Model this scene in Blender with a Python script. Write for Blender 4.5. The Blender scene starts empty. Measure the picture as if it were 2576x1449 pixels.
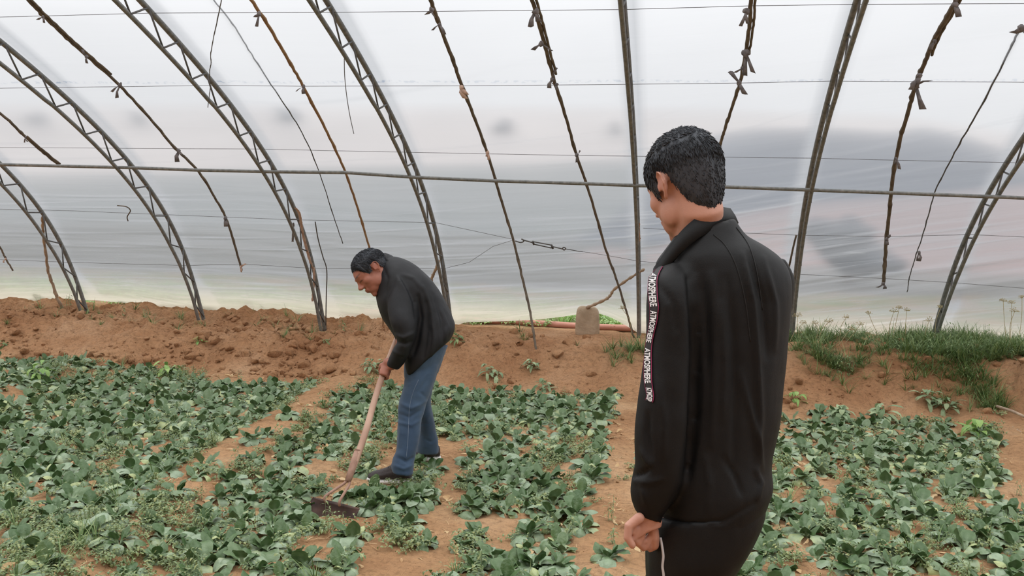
import bpy, bmesh, math, random
import numpy as np
from mathutils import Vector, Matrix
from mathutils.bvhtree import BVHTree
random.seed(7); RNG = np.random.default_rng(7)
C = bpy.context.scene.collection
sc = bpy.context.scene
# ------------------------------------------------------------ camera
FPX, CX, CY, H = 2242.0, 1288.0, 724.5, 1.5
PIT, ROL, YAW = math.radians(-4.1365), math.radians(1.5469), math.radians(10.4956)
def cam_dir(u, v, n=1.0):
    cr, sr = math.cos(ROL), math.sin(ROL); u, v = u*cr-v*sr, u*sr+v*cr
    cp, sp = math.cos(PIT), math.sin(PIT); y, z = n*cp-v*sp, n*sp+v*cp
    cw, sw = math.cos(YAW), math.sin(YAW)
    return Vector((u*cw-y*sw, u*sw+y*cw, z))
EYE = Vector((0, 0, H)); FWD = cam_dir(0, 0); RGT = cam_dir(1, 0, 0); UPV = cam_dir(0, 1, 0)
cd = bpy.data.cameras.new('camera'); cam = bpy.data.objects.new('camera', cd); C.objects.link(cam)
cd.sensor_width = 36.0; cd.lens = FPX*36.0/2576.0; cd.clip_start = 0.05; cd.clip_end = 5000
cam.matrix_world = Matrix(((RGT.x, UPV.x, -FWD.x, 0), (RGT.y, UPV.y, -FWD.y, 0), (RGT.z, UPV.z, -FWD.z, H), (0, 0, 0, 1)))
sc.camera = cam
# ------------------------------------------------------------ world (bright overcast sky), exposure
w = bpy.data.worlds.new('overcast_sky'); sc.world = w; w.use_nodes = True
nt = w.node_tree; N = nt.nodes; L = nt.links; N.clear()
tc = N.new('ShaderNodeTexCoord'); sx = N.new('ShaderNodeSeparateXYZ'); L.new(tc.outputs['Generated'], sx.inputs[0])
mr = N.new('ShaderNodeMapRange'); L.new(sx.outputs['Z'], mr.inputs['Value'])
mr.inputs['From Min'].default_value = 0; mr.inputs['From Max'].default_value = 1
mr.inputs['To Min'].default_value = .86; mr.inputs['To Max'].default_value = 2.9
bg = N.new('ShaderNodeBackground'); bg.inputs['Color'].default_value = (1, .998, .995, 1)
L.new(mr.outputs[0], bg.inputs['Strength'])
wo = N.new('ShaderNodeOutputWorld'); L.new(bg.outputs[0], wo.inputs[0])
sl = bpy.data.lights.new('veiled_sun', 'SUN'); sl.energy = 0.35; sl.angle = math.radians(35); sl.color = (1, .96, .9)
so = bpy.data.objects.new('veiled_sun', sl); C.objects.link(so); so.location = (-4, 6, 12)
so.rotation_euler = (Vector((.45, -.35, -1))).to_track_quat('-Z', 'Y').to_euler()
sc.view_settings.view_transform = 'Standard'; sc.view_settings.look = 'None'
sc.view_settings.gamma = 1; sc.view_settings.use_curve_mapping = False
sc.view_settings.exposure = 0.0
sc.cycles.max_bounces = 8; sc.cycles.transparent_max_bounces = 12; sc.cycles.use_denoising = True
# ------------------------------------------------------------ pixel <-> place helpers
def ray(px, py):
    return cam_dir((px-CX)/FPX, -(py-CY)/FPX)          # forward component 1: EYE + d*ray is at depth d
def at(px, py, d): return EYE + ray(px, py)*d
def at_z(px, py, z=0.0):
    r = ray(px, py); return EYE + r*((z-H)/r.z)
def at_y(px, py, Y):
    r = ray(px, py); return EYE + r*(Y/r.y)
def pix(P):
    q = P-EYE; d = q.dot(FWD)
    return CX+FPX*q.dot(RGT)/d, CY-FPX*q.dot(UPV)/d
PC = (1.835, 1.855, .726, -.436)
def prof(z):                                            # y of the outer arch line at height z above the bed
    q = (z-H)/2.0; y = 8.6
    for i, c in enumerate(PC): y -= c*q**(i+1)
    return y
def at_film(px, py, off=0.0):
    r = ray(px, py); lo, hi = 2.0, 16.0
    for _ in range(50):
        m = (lo+hi)/2; P = EYE+r*m
        if P.z < 3.6 and P.y < prof(max(P.z, .2))-off*math.sqrt(1+slope(P.z)**2): lo = m
        else: hi = m
    return EYE+r*lo
def slope(z):
    q = (z-H)/2.0; return sum(-c*(i+1)*q**i for i, c in enumerate(PC))/2
def thick(z): return (.236+.128*(z-H))
# ------------------------------------------------------------ noise
def _h(ix, iy, iz, s):
    n = (ix.astype(np.int64)*374761393+iy.astype(np.int64)*668265263+iz.astype(np.int64)*2147483647+s*974634777) & 0xffffffff
    n = ((n ^ (n >> 13))*1274126177) & 0xffffffff; n = n ^ (n >> 16)
    return (n & 0xffff)/65535.0
def vn(x, y, z=0.0, s=0):
    x, y, z = np.broadcast_arrays(np.asarray(x, float), np.asarray(y, float), np.asarray(z, float))
    ix, iy, iz = np.floor(x), np.floor(y), np.floor(z); fx, fy, fz = x-ix, y-iy, z-iz
    fx, fy, fz = [t*t*(3-2*t) for t in (fx, fy, fz)]
    r = 0
    for a in (0, 1):
        for b in (0, 1):
            for c in (0, 1):
                r = r+_h(ix+a, iy+b, iz+c, s)*(fx if a else 1-fx)*(fy if b else 1-fy)*(fz if c else 1-fz)
    return r*2-1
def fbm(x, y, z=0.0, o=4, s=0):
    r = 0; a = 1.0; t = 0
    for k in range(o): r = r+a*vn(x*2**k, y*2**k, np.asarray(z)*2**k, s+k); t += a; a *= .5
    return r/t
def sstep(a, b, x): t = np.clip((x-a)/(b-a), 0, 1); return t*t*(3-2*t)
# ------------------------------------------------------------ ground height
HB_X = [-14, -9, -6.3, -5.2, -3.8, -2.4, -.4, 1.1, 2.5, 6]; HB_Z = [.38, .36, .33, .28, .28, .33, .37, .42, .47, .5]
def gh(x, y):
    x = np.asarray(x, float); y = np.asarray(y, float)
    toe = 7.62+.16*vn(x*.9, 0, s=3)+.08*vn(x*3, 0, s=4); top = 8.5+.12*vn(x*1.3, 3, s=5)
    s = sstep(0, 1, (y-toe)/(top-toe)); hb = np.interp(x, HB_X, HB_Z)
    hb = hb+(.39-hb)*sstep(9.0, 9.5, y)*(x < -.2)
    h = s*hb-.035*sstep(9.15, 9.4, y)*sstep(-2.9, -2.5, x)*sstep(.2, -.2, x)
    out = sstep(9.6, 9.9, y)
    for cx, wd, sl_ in ((-5.3, .2, .1), (-2.61, .24, .10), (-.26, .25, .03), (2.6, .3, 0)):
        h = h+.06*np.exp(-((x-cx+sl_*(y-4.5)-.04*vn(y*1.1, cx))/wd)**4)*(1-s)
    bank = np.clip(s*(1-out)*1.0, 0, 1)*sstep(0, .15, s)
    left = (.55+.45*sstep(-.8, -2.2, x))*(1-.9*sstep(8.75, 9.0, y)*sstep(-2.9, -2.6, x)*sstep(.3, -.1, x))
    h = h+.016*fbm(x*2.2, y*2.2, o=2, s=11)+(.016-.008*out)*fbm(x*9, y*9, o=3, s=12)
    r = 1-np.abs(fbm(x*5, y*5, o=3, s=14)); h = h+bank*left*(.11*(r-.75)+.05*fbm(x*13, y*13, o=3, s=15)+.014*fbm(x*30, y*30, o=2, s=16))
    h = h+bank*left*.045*vn(x*4.2+.6*y, y*1.1, s=20)
    m = sstep(2.86, 3.06, x+.25*(y-7.8)+.12*fbm(x*3, y*3, s=17))*sstep(6.75, 7.15, y)*(1-sstep(7.95, 8.35, y))
    h = h+m*(.50+.10*fbm(x*4, y*4, s=18)-.3*np.clip(h, 0, 1))
    return h
_GX, _GY, _GS = -16.5, -3.0, .03
_GZ = np.concatenate([gh(*np.meshgrid(_GX+_GS*np.arange(900), _GY+_GS*np.arange(k, k+60))) for k in range(0, 600, 60)])
def g1(x, y):
    u, v = (x-_GX)/_GS, (y-_GY)/_GS; i = min(max(int(u), 0), 898); j = min(max(int(v), 0), 598); a, b = u-i, v-j
    return float((_GZ[j, i]*(1-a)+_GZ[j, i+1]*a)*(1-b)+(_GZ[j+1, i]*(1-a)+_GZ[j+1, i+1]*a)*b)
def at_ground(px, py):
    z = 0.0
    r = ray(px, py); t = 2.0
    while t < 14:
        P = EYE+r*t
        if P.z < g1(P.x, P.y): return P
        t += .03
    return EYE+r*14
# ------------------------------------------------------------ tags
def tag(o, label=None, cat=None, group=None, kind=None):
    for k, v in (('label', label), ('category', cat), ('group', group), ('kind', kind)):
        if v: o[k] = v
    return o
def empty(name, loc, label, cat, group=None, kind=None):
    o = bpy.data.objects.new(name, None); C.objects.link(o); o.location = loc; o.empty_display_size = .1
    return tag(o, label, cat, group, kind)
def link(name, me, mat=None, parent=None):
    o = bpy.data.objects.new(name, me); C.objects.link(o)
    if mat and not me.materials: me.materials.append(mat)
    if parent:
        o.parent = parent; o.matrix_parent_inverse = Matrix.Translation(parent.location).inverted() if parent.type == 'EMPTY' else Matrix.Identity(4)
    return o
class MB:                                              # collects verts and faces, builds ONE mesh
    def __init__(s): s.v = []; s.f = []; s.col = None
    def add(s, vs, fs):
        b = len(s.v); s.v += [tuple(p) for p in vs]; s.f += [tuple(i+b for i in f) for f in fs]
    def tube(s, pts, r, n=8, cap=True):
        pts = [Vector(p) for p in pts]; m = len(pts)
        rs = r if isinstance(r, (list, tuple)) else [r]*m
        vs = []; fs = []; u = None
        for i, p in enumerate(pts):
            t = (pts[min(i+1, m-1)]-pts[max(i-1, 0)]).normalized()
            if u is None: u = t.orthogonal().normalized()
            u = (u-t*u.dot(t)).normalized(); q = t.cross(u)
            for k in range(n):
                a = 2*math.pi*k/n; vs.append(p+(u*math.cos(a)+q*math.sin(a))*rs[i])
        for i in range(m-1):
            for k in range(n): fs.append((i*n+k, i*n+(k+1) % n, (i+1)*n+(k+1) % n, (i+1)*n+k))
        if cap: fs.append(tuple(range(n-1, -1, -1))); fs.append(tuple((m-1)*n+k for k in range(n)))
        s.add(vs, fs); return s
    def rings(s, R, cap=True):                          # list of equal-length closed rings
        n = len(R[0]); vs = [p for r in R for p in r]; fs = []
        for i in range(len(R)-1):
            for k in range(n): fs.append((i*n+k, i*n+(k+1) % n, (i+1)*n+(k+1) % n, (i+1)*n+k))
        if cap:
            for i, rev in ((0, 1), (len(R)-1, 0)):
                c = sum((Vector(p) for p in R[i]), Vector())/n; vs.append(c); ci = len(vs)-1
                for k in range(n):
                    a, b = i*n+k, i*n+(k+1) % n; fs.append((ci, b, a) if rev else (ci, a, b))
        s.add(vs, fs); return s
    def ell(s, c, r, M=None, nu=16, nv=10):
        c = Vector(c); R = []
        for j in range(1, nv):
            t = math.pi*j/nv; ring = []
            for k in range(nu):
                a = 2*math.pi*k/nu; p = Vector((r[0]*math.sin(t)*math.cos(a), r[1]*math.sin(t)*math.sin(a), -r[2]*math.cos(t)))
                if M: p = M @ p
                ring.append(c+p)
            R.append(ring)
        return s.rings(R)
    def mesh(s, name, smooth=True):
        me = bpy.data.meshes.new(name); me.from_pydata(s.v, [], s.f); me.update()
        if smooth: me.polygons.foreach_set('use_smooth', [True]*len(me.polygons))
        return me
    def build(s, name, mat, parent=None, smooth=True): return link(name, s.mesh(name, smooth), mat, parent)
def spline(pts, n=6):                                  # Catmull-Rom through points
    P = [Vector(p) for p in pts]; P = [P[0]*2-P[1]]+P+[P[-1]*2-P[-2]]; out = []
    for i in range(1, len(P)-2):
        a, b, c, d = P[i-1:i+3]
        for k in range(n):
            t = k/n; out.append(.5*((2*b)+(c-a)*t+(2*a-5*b+4*c-d)*t*t+(3*b-a-3*c+d)*t**3))
    return out+[P[-2]]
# ------------------------------------------------------------ materials
def new_mat(name):
    m = bpy.data.materials.new(name); m.use_nodes = True; nt = m.node_tree; nt.nodes.clear()
    out = nt.nodes.new('ShaderNodeOutputMaterial'); return m, nt, out
def nd(nt, t, **kw):
    n = nt.nodes.new(t)
    for k, v in kw.items():
        if k.startswith('i_'): n.inputs[k[2:].replace('_', ' ')].default_value = v
        else: setattr(n, k, v)
    return n
def ramp(nt, src, stops):
    r = nt.nodes.new('ShaderNodeValToRGB'); e = r.color_ramp.elements
    while len(e) < len(stops): e.new(.5)
    for k, (p, c) in enumerate(stops): e[k].position = p; e[k].color = (*c, 1) if len(c) == 3 else c
    nt.links.new(src, r.inputs[0]); return r
def plain(name, c1, c2=None, rough=.6, scale=20, bump=.0, bscale=None, stretch=(1, 1, 1), spec=.5, metal=0, detail=5, sheen=0, coord='Object', translucent=0):
    m, nt, out = new_mat(name); Lk = nt.links
    b = nd(nt, 'ShaderNodeBsdfPrincipled'); b.inputs['Roughness'].default_value = rough; b.inputs['Metallic'].default_value = metal
    b.inputs['Specular IOR Level'].default_value = spec; b.inputs['Sheen Weight'].default_value = sheen
    t = nd(nt, 'ShaderNodeTexCoord'); mp = nd(nt, 'ShaderNodeMapping'); mp.inputs['Scale'].default_value = stretch
    Lk.new(t.outputs[coord], mp.inputs[0])
    n = nd(nt, 'ShaderNodeTexNoise', i_Scale=scale, i_Detail=detail); Lk.new(mp.outputs[0], n.inputs['Vector'])
    r = ramp(nt, n.outputs['Fac'], [(.3, c1), (.7, c2 or c1)]); Lk.new(r.outputs[0], b.inputs['Base Color'])
    if bump:
        n2 = nd(nt, 'ShaderNodeTexNoise', i_Scale=bscale or scale, i_Detail=detail); Lk.new(mp.outputs[0], n2.inputs['Vector'])
        bp = nd(nt, 'ShaderNodeBump', i_Strength=1.0, i_Distance=bump); Lk.new(n2.outputs['Fac'], bp.inputs['Height']); Lk.new(bp.outputs[0], b.inputs['Normal'])
    Lk.new(b.outputs[0], out.inputs[0]); return m
M = {}
M['steel'] = plain('galvanised_tube', (.13, .135, .13), (.25, .25, .235), .55, 30, .0006, 90, metal=.25)
M['steel_dark'] = plain('dark_steel_rod', (.07, .07, .07), (.12, .115, .11), .6, 40)
M['bamboo'] = plain('weathered_bamboo', (.10, .082, .064), (.19, .155, .12), .8, 18, .001, 60, spec=.1)
M['bamboo_pale'] = plain('tan_bamboo', (.24, .14, .075), (.36, .23, .13), .8, 18, .001, 60, spec=.1)
M['stick'] = plain('peeled_branch', (.26, .18, .12), (.44, .33, .23), .75, 22, .002, 60)
M['wire'] = plain('thin_wire', (.06, .06, .06), (.12, .12, .12), .6, 20)
M['rag'] = plain('faded_rag', (.09, .08, .08), (.19, .17, .165), .9, 30, .001, 120)
M['rag_pink'] = plain('pink_rag', (.42, .27, .2), (.55, .40, .32), .9, 30, .001, 120)
M['stone'] = plain('sandy_stone', (.32, .24, .16), (.48, .37, .26), .9, 9, .006, 40)
M['hose'] = plain('red_brown_pipe', (.36, .155, .105), (.47, .21, .15), .6, 6, .001)
M['denim'] = plain('blue_denim', (.014, .036, .075), (.045, .085, .145), .85, 5.5, .0009, 500, sheen=.15)
M['jacket_far'] = plain('black_windbreaker', (.0045, .005, .006), (.0085, .009, .011), .62, 14, .0005, 300, spec=.33)
M['jacket_near'] = plain('black_tracksuit', (.0022, .0023, .0024), (.0042, .0043, .0043), .6, 9, .0004, 500, spec=.27)
M['seam'] = plain('black_seam', (.002, .002, .002), (.004, .004, .004), .7)
M['white_cloth'] = plain('white_piping', (.55, .55, .56), (.65, .65, .66), .7)
M['magenta'] = plain('magenta_edge', (.35, .02, .10), (.4, .03, .12), .7)
M['tape'] = plain('black_tape', (.008, .006, .007), (.012, .01, .011), .6)
M['letter'] = plain('white_letters', (.68, .68, .7), (.8, .8, .8), .6)
M['shoe'] = plain('dark_brown_knit', (.03, .024, .024), (.055, .045, .045), .8, 120, .001, 400)
M['sole'] = plain('white_sole', (.62, .6, .56), (.75, .73, .7), .6, 20)
M['wood'] = plain('hoe_handle_wood', (.33, .19, .13), (.5, .33, .24), .55, 9, .0008, 40, stretch=(1, 1, .25))
M['iron'] = plain('worn_hoe_iron', (.035, .022, .02), (.10, .055, .04), .5, 14, .001, 40, metal=.5)
M['eye'] = plain('eye', (.03, .02, .015), (.05, .03, .02), .2)
M['earth_wall'] = plain('rammed_earth', (.34, .2, .12), (.45, .28, .17), .95, 3, .02, 8)
# ------------------------------------------------------------ soil material
def soil_mat():
    m, nt, out = new_mat('orange_soil'); Lk = nt.links
    b = nd(nt, 'ShaderNodeBsdfPrincipled', i_Roughness=.95); b.inputs['Specular IOR Level'].default_value = .15
    g = nd(nt, 'ShaderNodeNewGeometry')
    n1 = nd(nt, 'ShaderNodeTexNoise', i_Scale=1.3, i_Detail=6, i_Roughness=.6); Lk.new(g.outputs['Position'], n1.inputs['Vector'])
    n2 = nd(nt, 'ShaderNodeTexNoise', i_Scale=28, i_Detail=8, i_Roughness=.7); Lk.new(g.outputs['Position'], n2.inputs['Vector'])
    r1 = ramp(nt, n1.outputs['Fac'], [(.32, (.44, .235, .115)), (.52, (.57, .335, .175)), (.72, (.68, .445, .26))])
    r2 = ramp(nt, n2.outputs['Fac'], [(.3, (.62, .6, .58)), (.5, (1, 1, 1)), (.75, (1.18, 1.16, 1.12))])
    mx = nd(nt, 'ShaderNodeMix', data_type='RGBA', blend_type='MULTIPLY'); mx.inputs[0].default_value = 1
    Lk.new(r1.outputs[0], mx.inputs[6]); Lk.new(r2.outputs[0], mx.inputs[7])
    # bank: redder, darker soil
    sp = nd(nt, 'ShaderNodeSeparateXYZ'); Lk.new(g.outputs['Position'], sp.inputs[0])
    mr = nd(nt, 'ShaderNodeMapRange'); Lk.new(sp.outputs['Y'], mr.inputs[0]); mr.inputs[1].default_value = 7.3; mr.inputs[2].default_value = 8.0
    mx2 = nd(nt, 'ShaderNodeMix', data_type='RGBA', blend_type='MULTIPLY'); Lk.new(mr.outputs[0], mx2.inputs[0])
    Lk.new(mx.outputs[2], mx2.inputs[6]); mx2.inputs[7].default_value = (.88, .82, .82, 1)
    mr2 = nd(nt, 'ShaderNodeMapRange'); Lk.new(sp.outputs['Y'], mr2.inputs[0]); mr2.inputs[1].default_value = 9.6; mr2.inputs[2].default_value = 10.0
    n3 = nd(nt, 'ShaderNodeTexNoise', i_Scale=1.6, i_Detail=5); Lk.new(g.outputs['Position'], n3.inputs['Vector'])
    r3 = ramp(nt, n3.outputs['Fac'], [(.42, (.30, .2, .12)), (.55, (.16, .19, .07))])
    mx3 = nd(nt, 'ShaderNodeMix', data_type='RGBA'); Lk.new(mr2.outputs[0], mx3.inputs[0]); Lk.new(mx2.outputs[2], mx3.inputs[6]); Lk.new(r3.outputs[0], mx3.inputs[7])
    Lk.new(mx3.outputs[2], b.inputs['Base Color'])
    v = nd(nt, 'ShaderNodeTexVoronoi', feature='DISTANCE_TO_EDGE', i_Scale=7.5); 
    nw = nd(nt, 'ShaderNodeTexNoise', i_Scale=5, i_Detail=4); Lk.new(g.outputs['Position'], nw.inputs['Vector'])
    va = nd(nt, 'ShaderNodeVectorMath', operation='ADD'); vs = nd(nt, 'ShaderNodeVectorMath', operation='SCALE'); vs.inputs['Scale'].default_value = .35
    Lk.new(nw.outputs['Color'], vs.inputs[0]); Lk.new(g.outputs['Position'], va.inputs[0]); Lk.new(vs.outputs[0], va.inputs[1]); Lk.new(va.outputs[0], v.inputs['Vector'])
    cr = ramp(nt, v.outputs['Distance'], [(0, (0, 0, 0)), (.035, (1, 1, 1))])
    n4 = nd(nt, 'ShaderNodeTexNoise', i_Scale=60, i_Detail=6, i_Roughness=.7); Lk.new(g.outputs['Position'], n4.inputs['Vector'])
    bp0 = nd(nt, 'ShaderNodeBump', i_Strength=.7, i_Distance=.012); Lk.new(cr.outputs[0], bp0.inputs['Height'])
    bp1 = nd(nt, 'ShaderNodeBump', i_Strength=.9, i_Distance=.03); Lk.new(n2.outputs['Fac'], bp1.inputs['Height']); Lk.new(bp0.outputs[0], bp1.inputs['Normal'])
    bp2 = nd(nt, 'ShaderNodeBump', i_Strength=.9, i_Distance=.012); Lk.new(n4.outputs['Fac'], bp2.inputs['Height']); Lk.new(bp1.outputs[0], bp2.inputs['Normal'])
    Lk.new(bp2.outputs[0], b.inputs['Normal']); Lk.new(b.outputs[0], out.inputs[0]); return m
M['soil'] = soil_mat()
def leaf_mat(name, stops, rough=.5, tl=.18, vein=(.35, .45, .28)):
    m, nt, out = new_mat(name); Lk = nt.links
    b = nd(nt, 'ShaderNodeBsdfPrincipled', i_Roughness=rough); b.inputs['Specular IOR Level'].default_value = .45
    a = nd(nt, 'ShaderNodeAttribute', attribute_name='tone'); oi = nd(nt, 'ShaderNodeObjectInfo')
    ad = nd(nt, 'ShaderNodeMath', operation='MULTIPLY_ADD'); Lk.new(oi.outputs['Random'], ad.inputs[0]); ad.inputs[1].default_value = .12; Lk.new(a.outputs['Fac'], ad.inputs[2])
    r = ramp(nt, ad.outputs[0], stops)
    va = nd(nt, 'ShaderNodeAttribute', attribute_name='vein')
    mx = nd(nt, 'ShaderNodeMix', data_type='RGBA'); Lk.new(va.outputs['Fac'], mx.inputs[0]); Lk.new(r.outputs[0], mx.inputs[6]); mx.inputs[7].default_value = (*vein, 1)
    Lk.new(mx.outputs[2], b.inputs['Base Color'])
    t = nd(nt, 'ShaderNodeBsdfTranslucent'); Lk.new(mx.outputs[2], t.inputs[0])
    g = nd(nt, 'ShaderNodeNewGeometry'); n = nd(nt, 'ShaderNodeTexNoise', i_Scale=45, i_Detail=3); Lk.new(g.outputs['Position'], n.inputs['Vector'])
    bp = nd(nt, 'ShaderNodeBump', i_Strength=.7, i_Distance=.008); Lk.new(n.outputs['Fac'], bp.inputs['Height']); Lk.new(bp.outputs[0], b.inputs['Normal'])
    ms = nd(nt, 'ShaderNodeMixShader'); ms.inputs[0].default_value = tl; Lk.new(b.outputs[0], ms.inputs[1]); Lk.new(t.outputs[0], ms.inputs[2])
    Lk.new(ms.outputs[0], out.inputs[0]); return m
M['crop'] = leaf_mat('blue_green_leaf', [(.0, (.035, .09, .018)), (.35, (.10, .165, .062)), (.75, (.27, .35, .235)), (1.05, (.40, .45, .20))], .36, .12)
M['weed'] = leaf_mat('weed_leaf', [(.0, (.06, .10, .022)), (.5, (.13, .18, .05)), (1.0, (.30, .31, .11))], .6)
M['sage'] = leaf_mat('grey_green_leaf', [(.0, (.15, .23, .11)), (.5, (.24, .33, .18)), (1.0, (.38, .46, .26))], .7)
M['bright'] = leaf_mat('bright_green_leaf', [(.0, (.12, .26, .05)), (.5, (.22, .38, .08)), (1.0, (.36, .5, .15))], .5)
M['grass'] = leaf_mat('grass_blade', [(.0, (.055, .11, .025)), (.5, (.12, .2, .06)), (1.0, (.28, .34, .13))], .55)
M['dry'] = leaf_mat('dry_leaf', [(.0, (.36, .2, .09)), (.5, (.55, .36, .18)), (1.0, (.72, .55, .33))], .8, vein=(.6, .45, .25))
M['umbel'] = plain('dry_umbel', (.38, .32, .16), (.5, .42, .24), .8)
def film_mat():
    m, nt, out = new_mat('milky_plastic_film'); Lk = nt.links
    g = nd(nt, 'ShaderNodeNewGeometry'); sp = nd(nt, 'ShaderNodeSeparateXYZ'); Lk.new(g.outputs['Position'], sp.inputs[0])
    uv = nd(nt, 'ShaderNodeAttribute', attribute_name='uvw'); 
    cr_a = nd(nt, 'ShaderNodeAttribute', attribute_name='crease')
    # fine horizontal crinkles
    mp = nd(nt, 'ShaderNodeMapping'); mp.inputs['Scale'].default_value = (.3, 6.5, 1); Lk.new(uv.outputs['Vector'], mp.inputs[0])
    n1 = nd(nt, 'ShaderNodeTexNoise', i_Scale=1.0, i_Detail=5, i_Roughness=.55, i_Distortion=.3); Lk.new(mp.outputs[0], n1.inputs['Vector'])
    # broad cloudy haze
    n2 = nd(nt, 'ShaderNodeTexNoise', i_Scale=.5, i_Detail=3); Lk.new(uv.outputs['Vector'], n2.inputs['Vector'])
    # sharp fine white creases
    mp3 = nd(nt, 'ShaderNodeMapping'); mp3.inputs['Scale'].default_value = (.5, 9, 1); mp3.inputs['Rotation'].default_value = (0, 0, -.05); Lk.new(uv.outputs['Vector'], mp3.inputs[0])
    n3 = nd(nt, 'ShaderNodeTexNoise', i_Scale=1.0, i_Detail=2, i_Distortion=.15); Lk.new(mp3.outputs[0], n3.inputs['Vector'])
    s1 = nd(nt, 'ShaderNodeMath', operation='SUBTRACT'); Lk.new(n3.outputs['Fac'], s1.inputs[0]); s1.inputs[1].default_value = .5
    s2 = nd(nt, 'ShaderNodeMath', operation='ABSOLUTE'); Lk.new(s1.outputs[0], s2.inputs[0])
    s3 = nd(nt, 'ShaderNodeMapRange', interpolation_type='SMOOTHSTEP'); Lk.new(s2.outputs[0], s3.inputs[0]); s3.inputs[1].default_value = 0.0; s3.inputs[2].default_value = .03; s3.inputs[3].default_value = 1; s3.inputs[4].default_value = 0
    low = nd(nt, 'ShaderNodeMapRange', interpolation_type='SMOOTHSTEP'); Lk.new(sp.outputs['Z'], low.inputs[0]); low.inputs[1].default_value = 1.0; low.inputs[2].default_value = 2.1; low.inputs[3].default_value = 1; low.inputs[4].default_value = .0
    fine = nd(nt, 'ShaderNodeMath', operation='MULTIPLY'); Lk.new(s3.outputs[0], fine.inputs[0]); Lk.new(low.outputs[0], fine.inputs[1])
    # opacity
    a1 = nd(nt, 'ShaderNodeMapRange'); Lk.new(n2.outputs['Fac'], a1.inputs[0]); a1.inputs[1].default_value = .25; a1.inputs[2].default_value = .75; a1.inputs[3].default_value = FILM_A-.05; a1.inputs[4].default_value = FILM_A+.05
    def madd(src, k, prev):
        q = nd(nt, 'ShaderNodeMath', operation='MULTIPLY_ADD'); Lk.new(src, q.inputs[0]); q.inputs[1].default_value = k; Lk.new(prev, q.inputs[2]); return q.outputs[0]
    v = madd(fine.outputs[0], .16, a1.outputs[0]); v = madd(cr_a.outputs['Fac'], .50, v)
    n1c = nd(nt, 'ShaderNodeMath', operation='SUBTRACT'); Lk.new(n1.outputs['Fac'], n1c.inputs[0]); n1c.inputs[1].default_value = .5
    n1m = nd(nt, 'ShaderNodeMath', operation='MULTIPLY'); Lk.new(n1c.outputs[0], n1m.inputs[0]); Lk.new(low.outputs[0], n1m.inputs[1])
    v = madd(n1m.outputs[0], .7, v)
    mud = nd(nt, 'ShaderNodeMapRange', interpolation_type='SMOOTHSTEP'); Lk.new(sp.outputs['Z'], mud.inputs[0]); mud.inputs[1].default_value = .42; mud.inputs[2].default_value = .82; mud.inputs[3].default_value = 1; mud.inputs[4].default_value = 0
    v = madd(mud.outputs[0], .3, v)
    roof = nd(nt, 'ShaderNodeMapRange', interpolation_type='SMOOTHSTEP'); Lk.new(sp.outputs['Z'], roof.inputs[0]); roof.inputs[1].default_value = 2.9; roof.inputs[2].default_value = 3.5; roof.inputs[3].default_value = 0; roof.inputs[4].default_value = 1
    v = madd(roof.outputs[0], -.47, v)                  # unseen roof film made clearer to let more skylight into the interior
    cl = nd(nt, 'ShaderNodeClamp'); Lk.new(v, cl.inputs[0]); cl.inputs['Max'].default_value = .97
    col = nd(nt, 'ShaderNodeMix', data_type='RGBA'); Lk.new(mud.outputs[0], col.inputs[0]); col.inputs[6].default_value = (.315, .328, .35, 1); col.inputs[7].default_value = (.50, .465, .385, 1)
    # faint worn maker's print running along the sheet
    pz = nd(nt, 'ShaderNodeMath', operation='SUBTRACT'); Lk.new(sp.outputs['Z'], pz.inputs[0]); pz.inputs[1].default_value = at_film(1200, 199).z
    pa = nd(nt, 'ShaderNodeMath', operation='ABSOLUTE'); Lk.new(pz.outputs[0], pa.inputs[0])
    pb = nd(nt, 'ShaderNodeMapRange'); Lk.new(pa.outputs[0], pb.inputs[0]); pb.inputs[1].default_value = .004; pb.inputs[2].default_value = .010; pb.inputs[3].default_value = 1; pb.inputs[4].default_value = 0
    pn = nd(nt, 'ShaderNodeTexNoise', i_Scale=26, i_Detail=2); Lk.new(g.outputs['Position'], pn.inputs['Vector'])
    pr_ = nd(nt, 'ShaderNodeMapRange'); Lk.new(pn.outputs['Fac'], pr_.inputs[0]); pr_.inputs[1].default_value = .5; pr_.inputs[2].default_value = .6
    pm = nd(nt, 'ShaderNodeMath', operation='MULTIPLY'); Lk.new(pb.outputs[0], pm.inputs[0]); Lk.new(pr_.outputs[0], pm.inputs[1])
    pk = nd(nt, 'ShaderNodeMath', operation='MULTIPLY'); Lk.new(pm.outputs[0], pk.inputs[0]); pk.inputs[1].default_value = .8
    col2 = nd(nt, 'ShaderNodeMix', data_type='RGBA'); Lk.new(pk.outputs[0], col2.inputs[0]); Lk.new(col.outputs[2], col2.inputs[6]); col2.inputs[7].default_value = (.12, .16, .22, 1); col = col2
    bp = nd(nt, 'ShaderNodeBump', i_Strength=.6, i_Distance=.02); Lk.new(n1.outputs['Fac'], bp.inputs['Height'])
    tl = nd(nt, 'ShaderNodeBsdfTranslucent'); Lk.new(col.outputs[2], tl.inputs[0]); Lk.new(bp.outputs[0], tl.inputs['Normal'])
    df = nd(nt, 'ShaderNodeBsdfDiffuse'); Lk.new(col.outputs[2], df.inputs[0]); Lk.new(bp.outputs[0], df.inputs['Normal'])
    s = nd(nt, 'ShaderNodeMixShader'); s.inputs[0].default_value = .2; Lk.new(tl.outputs[0], s.inputs[1]); Lk.new(df.outputs[0], s.inputs[2])
    tr0 = nd(nt, 'ShaderNodeBsdfTransparent'); tr0.inputs[0].default_value = (.95, .96, .98, 1)
    rf = nd(nt, 'ShaderNodeBsdfRefraction', i_IOR=1.012, i_Roughness=.9); rf.inputs[0].default_value = (.95, .96, .98, 1)
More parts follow.
